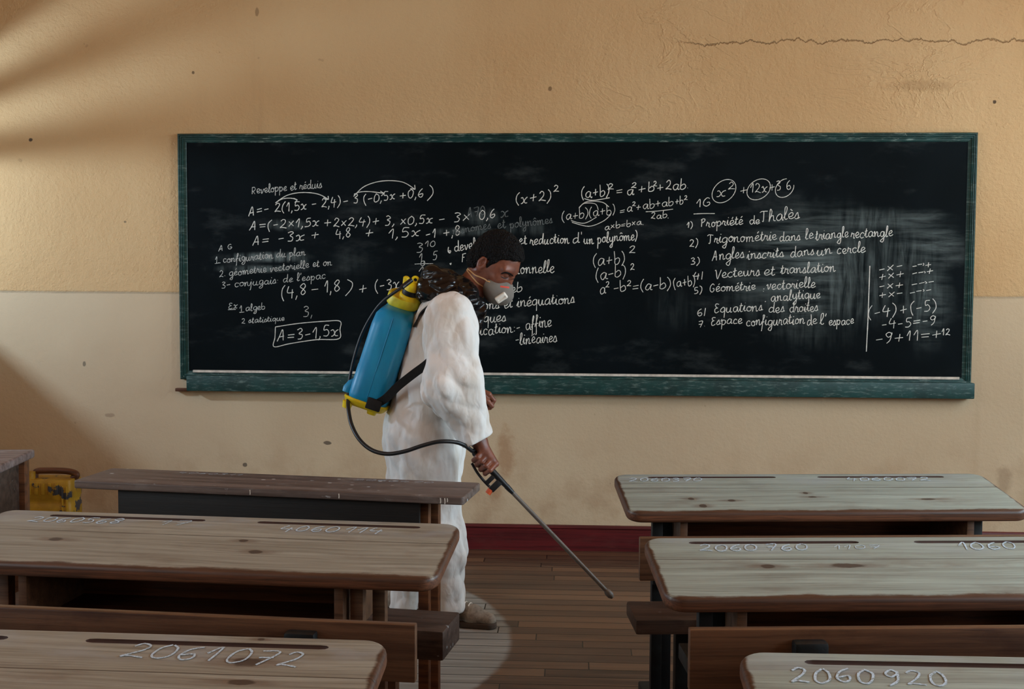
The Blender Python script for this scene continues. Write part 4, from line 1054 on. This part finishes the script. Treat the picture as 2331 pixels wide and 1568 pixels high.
figure('body', body_sdf, (X0, YP - .42, .04), (X1 + .08, YP + .45, 1.72), .0032, M['skin'])

# nails of the hand that holds the grip and of the left thumb are too small to see; eyes, brows and hair
def hair_sdf(P):
    q = (P - HC.astype(np.float32)) @ HR
    d = s_ell(q, (-.008, 0, .016), (.113, .088, .107))
    d = smin(d, s_cap(q, (-.060, -.03, -.045), (-.060, .03, -.045), .044, .044), .05)
    low = np.interp(q[:, 0], [-.050, -.037, -.031, .004, .012, .020, .044, .070, .100, .13], [-.105, -.105, -.006, -.002, -.020, -.012, .034, .052, .066, .07]).astype(np.float32)
    d = smax(d, (low - q[:, 2]) * .75, .010)
    sb = s_cap(q, (.010, .071, .0), (.010, .068, -.038), .010, .005); d = smin(d, sb, .006)
    sb = s_cap(q, (.010, -.071, .0), (.010, -.068, -.038), .010, .005); d = smin(d, sb, .006)
    n = np.sin(q[:, 0] * 420 + 3 * np.sin(q[:, 1] * 160)) * np.sin(q[:, 1] * 400 + 2 * np.sin(q[:, 2] * 210)) * np.sin(q[:, 2] * 410 + 2 * np.sin(q[:, 0] * 190))
    n2 = np.sin(q[:, 0] * 130 + q[:, 1] * 90) * np.sin(q[:, 2] * 120 - q[:, 1] * 70)
    return d + n * .0022 + n2 * .0026
figure('hair', hair_sdf, HC - .19, HC + .19, .0028, M['hair'])
# respirator
mk_c = np.array([.074, 0, -.096])
def mask_sdf(P):
    q = (P - HC.astype(np.float32)) @ HR
    o = s_ell(q, mk_c, (.068, .063, .062))
    o = smin(o, s_cap(q, (.100, 0, -.068), (.119, 0, -.094), .020, .028), .03)
    o = smin(o, s_cap(q, (.052, -.040, -.084), (.052, .040, -.084), .020, .020), .04)
    i = o + .0045
    rim = -(q[:, 0] - .030 - np.abs(q[:, 1]) * .10 + (q[:, 2] + .10) * .12)
    d = smax(o, rim, .006)
    return smax(d, -smax(i, rim - .002, .004) - .0, .003)
mask = figure('respirator_mask', mask_sdf, HC - .22, HC + .22, .0026, M['mask'])
def hit(u, v, fn, t0=4.0):
    """first place where the line of sight through (u, v) meets a surface, with its outward direction"""
    k = Q(u, v) - EYE; k /= np.linalg.norm(k)
    ts = np.arange(t0, 5.2, .0006); pts = (EYE + ts[:, None] * k).astype(np.float32)
    dd = fn(pts); i = int(np.argmax(dd < 0)); p = pts[i].astype(float)
    e = np.eye(3) * .002; n = np.array([fn((p + e[a])[None].astype(np.float32))[0] - fn((p - e[a])[None].astype(np.float32))[0] for a in range(3)])
    return p, n / (np.linalg.norm(n) + 1e-9)
def off_surface(p, fn, gap):
    """move a place along the slope of the surface until it lies just outside"""
    p = np.array(p, float)
    for _ in range(12):
        e = np.eye(3) * .002; f = lambda x: float(fn(np.array(x, np.float32)[None])[0])
        n = np.array([f(p + e[a]) - f(p - e[a]) for a in range(3)]); n /= np.linalg.norm(n) + 1e-9
        g = f(p) - gap
        if g >= 0 and g < .0006: break
        p = p - n * g
    return p, n
def outer_mask(P):
    q = (P - HC.astype(np.float32)) @ HR
    o = s_ell(q, mk_c, (.068, .063, .062))
    o = smin(o, s_cap(q, (.100, 0, -.068), (.119, 0, -.094), .020, .028), .03)
    return smin(o, s_cap(q, (.052, -.040, -.084), (.052, .040, -.084), .020, .020), .04)
vp, vn = hit(1141, 677, outer_mask)
va = Q(1155, 670) - Q(1133, 686); va = va - vn * (va @ vn); va /= np.linalg.norm(va)
VR = np.stack([va, np.cross(vn, va), vn], 1).astype(np.float32)
def valve_sdf(P):
    w = (P - vp.astype(np.float32)) @ VR
    d = s_box(w, (0, 0, .002), (.025, .015, .009), .006)
    return smax(d, -s_box(w, (.002, -.002, .011), (.016, .0035, .004), .001), .001)
figure('exhale_valve', valve_sdf, vp - .05, vp + .05, .0015, M['mask_white'], mask)
rows = []
for k in range(9):
    u = 1139 + 20 * k / 8
    (a, na), (b_, nb_) = hit(u, 650 + .12 * (u - 1139), outer_mask), hit(u, 654 + .12 * (u - 1139), outer_mask)
    rows.append([a + na * .0008, b_ + nb_ * .0008, b_ - nb_ * .001, a - na * .001])
wear('printed_mark', MB().rings(rows), M['red_mark'], mask)
def face_only(P): return head_sdf(P)
def face_line(name, px, rad, mat):
    sp = spline([hit(u, v, face_only)[0] for u, v in px], 5); n = len(sp)
    wear(name, MB().tube(sp, [rad * (.45 + .55 * math.sin(math.pi * (k + .5) / n)) for k in range(n)], 8), mat)
face_line('eyebrow', [(1141, 623), (1150, 620), (1159, 622), (1168, 628)], .0036, M['hair'])
face_line('eyebrow', [(1173, 630), (1176, 627.5), (1179, 624.5)], .0028, M['hair'])
face_line('eyelash', [(1140, 629), (1145, 632), (1151, 633.5), (1157, 632)], .0022, M['eye_dark'])
face_line('eyelash', [(1166, 635), (1169, 635), (1171, 634)], .0018, M['eye_dark'])
def headneck(P): return np.minimum(np.minimum(smin(s_cap(P, hp(-.028, 0, -.06), NB, .054, .058), head_sdf(P), .03), hair_sdf(P)), outer_mask(P))
for a, pts in enumerate(([hp(.056, .060, -.074), hp(.030, .0735, -.078), hp(.0, .068, -.084), hp(-.030, .055, -.094), hp(-.056, .045, -.100), hp(-.080, .012, -.104), hp(-.08, -.02, -.104)],
                         [hp(.040, .058, -.108), hp(.018, .062, -.110), hp(-.014, .060, -.110), hp(-.036, .050, -.108), hp(-.058, .044, -.106), hp(-.080, .014, -.110), hp(-.080, -.02, -.110)])):
    sp = [off_surface(p_, headneck, .0012) for p_ in spline(pts, 5)]
    wear('elastic_strap', MB().band([p_ for p_, _ in sp], [n_ for _, n_ in sp], .0048, .0016), M['elastic'], mask)

# crumpled black plastic round the neck
def ridged(P, sc, seed):
    r = np.random.RandomState(seed); n = np.zeros(len(P), np.float32)
    for _ in range(5):
        k = r.normal(size=3).astype(np.float32); k /= np.linalg.norm(k); k2 = r.normal(size=3).astype(np.float32)
        n += 1 - 2 * np.abs(np.sin(P @ (k * sc * r.uniform(.6, 1.5)) + 1.6 * np.sin(P @ (k2 * sc * .4)) + r.uniform(0, 6)))
    return n / 5
def creases(P, sc, seed, stretch):
    r = np.random.RandomState(seed); n = np.zeros(len(P), np.float32); S = np.array(stretch, np.float32)
    for _ in range(4):
        k = r.normal(size=3) * S; k = (k / np.linalg.norm(k * [1, 1, 1]) * sc * r.uniform(.7, 1.4)).astype(np.float32); w = (r.normal(size=3) * sc * .25).astype(np.float32)
        n += 1 - 2 * np.abs(np.sin(P @ k + 1.5 * np.sin(P @ w + r.uniform(0, 6)) + r.uniform(0, 6)))
    return n / 4
def bag_sdf(P):
    d = s_cap(P, Q(985, 630, -.03), Q(1018, 652, -.05), .050, .046)
    d = smin(d, s_cap(P, Q(985, 628, .07), Q(1020, 655, .09), .046, .050), .05)
    d = smin(d, s_cap(P, Q(1012, 650, -.06), Q(1066, 676, -.085), .040, .030), .04)
    d = smin(d, s_cap(P, Q(1020, 655, .08), Q(1075, 680, .07), .040, .030), .04)
    d = smin(d, s_cap(P, Q(1062, 676, -.085), Q(1088, 702, -.05), .030, .024), .03)
    d = smin(d, s_cap(P, Q(1084, 690, -.05), Q(1090, 742, -.03), .024, .016), .03)
    d = smin(d, s_cap(P, Q(968, 652, -.05), Q(960, 672, -.06), .030, .022), .03)
    d = smin(d, s_cap(P, Q(965, 672, -.08), Q(1030, 672, -.11), .020, .022), .03)
    d = smin(d, s_cap(P, Q(1075, 680, .06), Q(1088, 705, .0), .030, .026), .03)
    d = smin(d, s_cap(P, Q(1028, 642, .0), Q(1066, 664, -.055), .040, .026), .04)
    return d + ridged(P, 26, 3) * .012 + ridged(P, 52, 5) * .0040
figure('plastic_hood', bag_sdf, Q(930, 790, -.22), Q(1130, 570, .24), .0036, M['bag'], margin=2.0)

# coverall
def folds(P, seed, sc, stretch):
    r = np.random.RandomState(seed); n = np.zeros(len(P), np.float32); S = np.array(stretch, np.float32)
    for _ in range(7):
        k = (r.normal(size=3) * S).astype(np.float32) * sc; w = (r.normal(size=3) * S).astype(np.float32) * sc * .45
        n += np.sin(P @ k + 1.8 * np.sin(P @ w + r.uniform(0, 6)) + r.uniform(0, 6))
    return n / 7 ** .5
CUR = WRR + (ELR - WRR) * .03
CUL = WLL + (ELL - WLL) * .25
HEM_R, HEM_L = ANR + [0, 0, .022], ANL + [0, 0, .012]
def coverall_sdf(P):
    # trunk, flattened from front to back
    def trunk(P):
        S = np.array([1.0, .78, 1.0], np.float32)
        c0 = np.array([0, YP + .01, 0], np.float32)
        W = (P - c0) * S + c0
        f = lambda u, v: Q(u, v, .01)
        t = s_cap(W, f(1020, 712), f(1008, 780), .098, .128)
        t = smin(t, s_cap(W, f(1005, 770), f(990, 880), .135, .142), .06)
        t = smin(t, s_cap(W, f(990, 880), f(968, 985), .142, .156), .06)
        t = smin(t, s_cap(W, f(968, 980), f(966, 1075), .156, .148), .06)
        return t
    d = trunk(P)
    d = smin(d, s_cap(P, Q(1030, 700, -.02), SHR, .085, .090), .06)
    d = smin(d, s_cap(P, Q(1020, 700, .04), SHL, .085, .090), .06)
    arm = s_cap(P, SHR, ELR + [0.0, 0, .02], .094, .104)
    arm = smin(arm, s_cap(P, ELR + [0.0, 0, .02], CUR, .104, .054), .05)
    arm = arm + (folds(P, 11, 22, (1, 1, .14)) * .0055 + creases(P, 36, 12, (1, 1, .22)) * .0105)
    d = smin(d, arm, .030)
    arl = s_cap(P, SHL, ELL, .088, .090)
    arl = smin(arl, s_cap(P, ELL, CUL, .090, .058), .05)
    d = smin(d, arl, .04)
    for H, K, E, r0, r1, r2 in ((HIPR, KNR, HEM_R, .118, .088, .072), (HIPL, KNL, HEM_L, .118, .088, .074)):
        leg = s_cap(P, H, K, r0, r1)
        leg = smin(leg, s_cap(P, K, E, r1, r2), .05)
        z = P[:, 2]
        puff = np.exp(-((z - .30) / .05) ** 2) * .014 - np.exp(-((z - .42) / .06) ** 2) * .006
        d = smin(d, leg - puff, .035)
    d = d + folds(P, 4, 18, (1.1, 1.1, .20)) * .0055 + creases(P, 28, 6, (1, 1, .30)) * .0100 + ridged(P, 30, 9) * .0020
    # open ends: cuffs and hems are cut straight and hollow
    ax = (CUR - ELR) / np.linalg.norm(CUR - ELR)
    d = smax(d, np.where(np.linalg.norm(P - CUR.astype(np.float32), axis=1) < .16, (P - CUR.astype(np.float32)) @ ax.astype(np.float32) - .005, -1), .004)
    ax = (CUL - ELL) / np.linalg.norm(CUL - ELL)
    d = smax(d, np.where(np.linalg.norm(P - CUL.astype(np.float32), axis=1) < .13, (P - CUL.astype(np.float32)) @ ax.astype(np.float32) - .005, -1), .004)
    hz = np.where(P[:, 1] > YP + .02, float(HEM_L[2]), float(HEM_R[2])) - .045 + .012 * np.sin(P[:, 0] * 40) + .006 * np.sin(P[:, 1] * 55)
    d = smax(d, hz - P[:, 2], .004)
    inner = s_cap(P, KNR, ANR + [0, 0, -.08], .058, .050)
    inner = np.minimum(inner, s_cap(P, KNL, ANL + [0, 0, -.08], .058, .050))
    d = smax(d, -np.where(P[:, 2] < .34, inner, 9), .004)
    d = smax(d, -within(P, CUR, .08, lambda p: s_cap(p, CUR - (CUR - ELR) * .25, CUR + (CUR - ELR) * .2, .044, .046)), .004)
    return d
figure('coverall', coverall_sdf, (X0 - .03, YP - .50, -.01), (X1 + .02, YP + .47, 1.52), .0055, M['cloth'], margin=1.7)

# shoes
def shoe(A, yaw, parent):
    c, s = math.cos(yaw), math.sin(yaw)
    R = np.array([[c, -s, 0], [s, c, 0], [0, 0, 1]], np.float32)
    o = np.array([A[0], A[1], 0.0])
    def up(P):
        q = (P - o.astype(np.float32)) @ R
        d = s_cap(q, (-.045, 0, .050), (.0, 0, .075), .036, .036)
        d = smin(d, s_cap(q, (-.045, 0, .045), (.09, -.004, .046), .034, .036), .03)
        d = smin(d, s_cap(q, (.09, -.004, .042), (.162, -.006, .034), .036, .028), .03)
        d = smin(d, s_cap(q, (-.01, 0, .09), (.10, 0, .060), .026, .022), .02)
        d = smax(d, -s_cap(q, (-.025, 0, .095), (-.02, 0, .16), .032, .036), .006)
        d = d + np.maximum(0, np.sin(q[:, 0] * 240)) * np.where((q[:, 2] > .06) & (q[:, 0] > .02) & (q[:, 0] < .09), .0016, 0)
        return smax(d, .020 - q[:, 2], .006)
    def so(P):
        q = (P - o.astype(np.float32)) @ R
        w = q * np.array([1, 1, 0], np.float32)
        d = smin(s_cap(w, (-.048, 0, 0), (.05, -.002, 0), .036, .036), s_cap(w, (.07, -.004, 0), (.160, -.006, 0), .043, .033), .03)
        return smax(d, np.abs(q[:, 2] - .0125) - .0122, .004)
    u = figure('shoe', up, o + [-.22, -.22, 0], o + [.26, .22, .16], .0035, M['shoe'], parent)
    W_ = lambda x, y, z: o + R @ np.array([x, y, z])
    for xl in (.035, .055, .075):
        sp = []
        for yl in np.linspace(-.022, .022, 9):
            zs = np.arange(.13, .03, -.001); pts = np.stack([W_(xl, yl, z) for z in zs]).astype(np.float32)
            dd = up(pts); k = int(np.argmax(dd < 0)); sp.append(W_(xl, yl, zs[k] + .0005))
        wear('lace', MB().tube(sp, .0026, 6), M['mask_white'], u)
    figure('sole', so, o + [-.22, -.22, -.01], o + [.26, .22, .05], .0035, M['sole'], u)
sa = ray(1032, 1419, 2, 0.0)
shoe(sa, math.radians(-16), man)
shoe(np.array([ANL[0] - .01, ANL[1], 0]), math.radians(-4), man)

# ---------------------------------------------------------------- knapsack sprayer
spr = thing('knapsack_sprayer', 'blue knapsack sprayer with yellow lid, hose and lance, carried by the person in white', 'sprayer', (0, 0, 0))
tb_, tt_ = Q(846, 908), Q(912, 706)
tu = (tt_ - tb_); TL = np.linalg.norm(tu); tu /= TL
tx = np.array([tu[2], 0, -tu[0]]); tx /= np.linalg.norm(tx); ty = np.array([0, 1.0, 0])
def TP(a, b, c): return tb_ + tx * a + ty * b + tu * c
def tring(hx, hy, r, c, ax=0.0, n=7):
    return [TP(p[0] + ax, p[1], c) for p in rrect(hx, hy, min(r, hx - .001, hy - .001), 0, n)]
HX, HY = .083, .155
rg = [tring(HX - .012, HY - .012, .04, -.008), tring(HX - .002, HY - .002, .045, .002), tring(HX, HY, .048, .02), tring(HX, HY, .048, TL * .35), tring(HX - .001, HY - .002, .048, TL * .36), tring(HX, HY - .002, .05, TL * .8),
      tring(HX - .004, HY - .008, .05, TL * .92), tring(HX - .016, HY - .03, .055, TL * .985), tring(HX - .022, HY - .055, .055, TL * 1.01), tring(.060, .060, .060, TL * 1.03), tring(.060, .060, .060, TL * 1.09)]
tank = MB().rings(rg).build('tank', M['tank'], spr, sm=45)
# mould seam along the side of the tank
MB().tube([TP(.002, -HY - .0002, .02), TP(.002, -HY - .0002, TL * .8), TP(.0, -HY + .006, TL * .92)], .0016, 6).build('mould_seam', M['tank'], tank)
# recess shelf at the back, low down
MB().rings([tring(.020, HY * .8, .018, .012, -HX - .008), tring(.024, HY * .8, .02, .03, -HX - .006), tring(.022, HY * .75, .02, .058, -HX + .004), tring(.010, HY * .7, .009, .072, -HX + .012)]).build('pump_housing', M['tank'], spr, sm=45)
# yellow base with two feet
MB().rings([tring(HX + .006, HY + .004, .05, .004, -.004), tring(HX + .010, HY + .006, .05, -.002, -.004), tring(HX + .006, HY + .004, .05, -.010, -.004), tring(HX - .002, HY - .006, .045, -.022, -.002), tring(HX - .012, HY - .012, .04, -.028, 0)]).build('base', M['yellow'], spr, sm=45)
for (a, b) in ((-HX + .012, -HY + .03), (-HX + .012, HY - .03), (HX - .05, -HY + .035), (HX - .05, HY - .035)):
    MB().rings([[TP(a + .020 * k_ * math.cos(t), b + .020 * k_ * math.sin(t), c) for t in np.linspace(0, 2 * math.pi, 14, endpoint=False)] for k_, c in ((1.2, -.02), (1, -.034), (.9, -.048 if a < 0 else -.042))]).build('base_foot', M['yellow'], spr, sm=45)
# lid: ribbed ring, stepped top, valve with ring pull
LC = TL * 1.075
la = tu - ty * .34; la /= np.linalg.norm(la); lb = np.cross(la, tx); LO = TP(0, 0, LC_ := TL * 1.075)
def lring(r, c, a0=0.0, n=48, rib=0.0, off=(0, 0)):
    return [LO + tx * (off[0] + (r + (rib if k % 2 else 0)) * math.cos(2 * math.pi * k / n)) + lb * (off[1] + (r + (rib if k % 2 else 0)) * math.sin(2 * math.pi * k / n)) + la * (c - LC) for k in range(n)]
lid = MB().rings([lring(.056, LC - .022), lring(.062, LC - .008), lring(.070, LC, rib=-.0015), lring(.071, LC + .004, rib=-.002), lring(.070, LC + .034, rib=-.002), lring(.067, LC + .039), lring(.060, LC + .040), lring(.057, LC + .030), lring(.01, LC + .029)]).build('lid', M['yellow_green'], spr, sm=50)
OF = (.022, -.012)
MB().rings([lring(.044, LC + .026, off=OF), lring(.044, LC + .050, off=OF), lring(.038, LC + .056, off=OF)]).build('lid_step', M['yellow'], lid, sm=45)
MB().rings([lring(.036, LC + .054, off=OF), lring(.037, LC + .060, off=OF), lring(.036, LC + .076, off=OF), lring(.03, LC + .080, off=OF)]).build('pressure_collar', M['rubber'], lid, sm=45)
MB().rings([lring(.034, LC + .076, off=OF), lring(.034, LC + .092, off=OF), lring(.028, LC + .102, off=OF), lring(.016, LC + .112, off=OF)]).build('valve_cap', M['yellow'], lid, sm=45)
rc_ = LO + tx * .026 + lb * -.012 + la * .122
MB().rings([[rc_ + (tx * math.cos(t) + tu * math.sin(t)) * (.0125 + .0055 * math.cos(q)) + ty * .006 * math.sin(q) for q in np.linspace(0, 2 * math.pi, 10, endpoint=False)] for t in np.linspace(0, 2 * math.pi, 24, endpoint=False)], closed=True).build('ring_pull', M['yellow'], lid, sm=60)
MB().rings([lring(.014, LC + .095, off=(-.006, -.02), n=20), lring(.014, LC + .122, off=(-.010, -.02), n=20), lring(.009, LC + .127, off=(-.010, -.02), n=20)]).build('valve_knob', M['yellow'], lid, sm=45)
# hose from the pump top down the back, and the spray hose to the lance
MB().tube(spline([Q(934, 640, -.10), Q(912, 656, -.12), Q(877, 681, -.10), Q(851, 711, -.07), Q(825, 758, -.05), Q(808, 808, -.05), Q(796, 861, -.06), Q(793, 892, -.08)], 6), .0066, 10).build('pump_hose', M['rubber'], spr, sm=60)
MB().tube([Q(937, 637, -.09), Q(915, 654, -.12)], [.010, .010], 12).build('hose_fitting', M['rubber'], spr, sm=60)
MB().tube(spline([Q(797, 884, -.10), Q(793, 905, -.13), Q(793, 930, -.19), Q(800, 966, -.24), Q(818, 1000, -.30), Q(846, 1024, -.34), Q(882, 1033, -.36), Q(922, 1027, -.37), Q(962, 1014, -.375), Q(1000, 1005, -.375), Q(1035, 1006, -.35), Q(1058, 1014, -.325), Q(1074, 1026, -.295), RH(-.058, -.004, .004), RH(-.02, 0, 0)], 7), .0082, 12).build('spray_hose', M['rubber'], spr, sm=60)
# shoulder straps
for s in (-1, 1):
    y = s * .115
    lo = [TP(HX * .35, s * (HY - .004), -.004), TP(HX * .9, s * (HY + .014), .045)]
    if s < 0:
        mid = [Q(905, 880, -.215), Q(940, 852, -.245), Q(972, 828, -.262), Q(1000, 800, -.262)]
    else:
        mid = [Q(905, 880, .215), Q(940, 852, .24), Q(972, 828, .25), Q(1000, 800, .25)]
    pts = spline(lo + mid, 5)
    MB().band(pts, [np.array([-.25, s * 1.0, -.45])] * len(pts), .034, .004).build('lower_strap', M['webbing'], spr, sm=40)
    up = spline([TP(HX + .004, y, TL * .90), Q(955, 718, y - .01 * s), Q(975, 697, y), Q(1000, 682, y + .005 * s), Q(1030, 690, y + .01 * s)], 5)
    MB().band(up, [np.array([-.4, 0, 1.0])] * len(up), .040, .005).build('shoulder_strap', M['webbing'], spr, sm=40)
    bk = TP(HX * .45, s * (HY + .010), .004)
    R_ = [bk + tx * a + ty * b + tu * c for a in (-.030, .030) for b in (-.010, .010) for c in (-.020, .026)]
    bb = MB(); bb.add(R_, [(0, 1, 3, 2), (4, 6, 7, 5), (0, 4, 5, 1), (2, 3, 7, 6), (0, 2, 6, 4), (1, 5, 7, 3)])
    bb.build('strap_buckle', M['webbing'], spr, bevel=.004)
# pump lever under the left arm
MB().tube(spline([TP(-.02, HY * .9, -.012), TP(.06, HY + .03, -.020), Q(960, 930, .235), Q(1040, 922, .235), LH(-.075, -.020, 0), LH(-.055, 0, 0)], 6), .0085, 10).build('pump_lever', M['rubber'], spr, sm=60)
MB().tube([LH(-.062, 0, 0), LH(.036, 0, 0), LH(.044, 0, 0)], [.0130, .0130, .009], 18).build('lever_grip', M['rubber'], spr, sm=50)
# trigger grip and lance
tip = Q(1395, 1360, -.26)
MB().tube([RH(-.058, 0, 0), RH(-.05, 0, 0), RH(.055, 0, 0), RH(.10, 0, 0), RH(.135, 0, 0)], [.010, .0135, .0135, .012, .010], 16).build('trigger_grip', M['rubber'], spr, sm=50)
b = MB()
def blk(h0, h1, s0, s1, n0, n1):
    R_ = [RH(h, s, n) for h in (h0, h1) for s in (s0, s1) for n in (n0, n1)]
    return MB().add(R_, [(0, 1, 3, 2), (4, 6, 7, 5), (0, 4, 5, 1), (2, 3, 7, 6), (0, 2, 6, 4), (1, 5, 7, 3)])
blk(.058, .076, -.009, .009, -.050, -.004).build('guard_strut', M['rubber'], spr, bevel=.003)
blk(.086, .112, -.010, .010, -.056, -.004).build('valve_body', M['rubber'], spr, bevel=.004)
MB().tube(spline([RH(-.03, 0, -.036), RH(.01, 0, -.046), RH(.05, 0, -.050), RH(.085, 0, -.050)], 4), .0055, 8).build('trigger_lever', M['rubber'], spr, sm=60)
MB().tube([RH(.097, 0, -.054), RH(.100, 0, -.074)], .012, 14).build('trigger_lock', M['orange_bit'], spr, sm=50)
MB().tube([RH(.130, 0, 0), RH(.150, 0, 0), RH(.172, 0, 0)], [.0115, .0105, .008], 16).build('lance_nut', M['rubber'], spr, sm=50)
e_ = tip - RH(.17, 0, 0); L_ = np.linalg.norm(e_); e_ /= L_
MB().tube([RH(.165, 0, 0), tip - e_ * .03], .0085, 12).build('lance', M['lance'], spr, sm=60)
MB().tube([tip - e_ * .04, tip - e_ * .03, tip - e_ * .012, tip], [.010, .014, .014, .007], 14).build('nozzle', M['lance'], spr, sm=50)
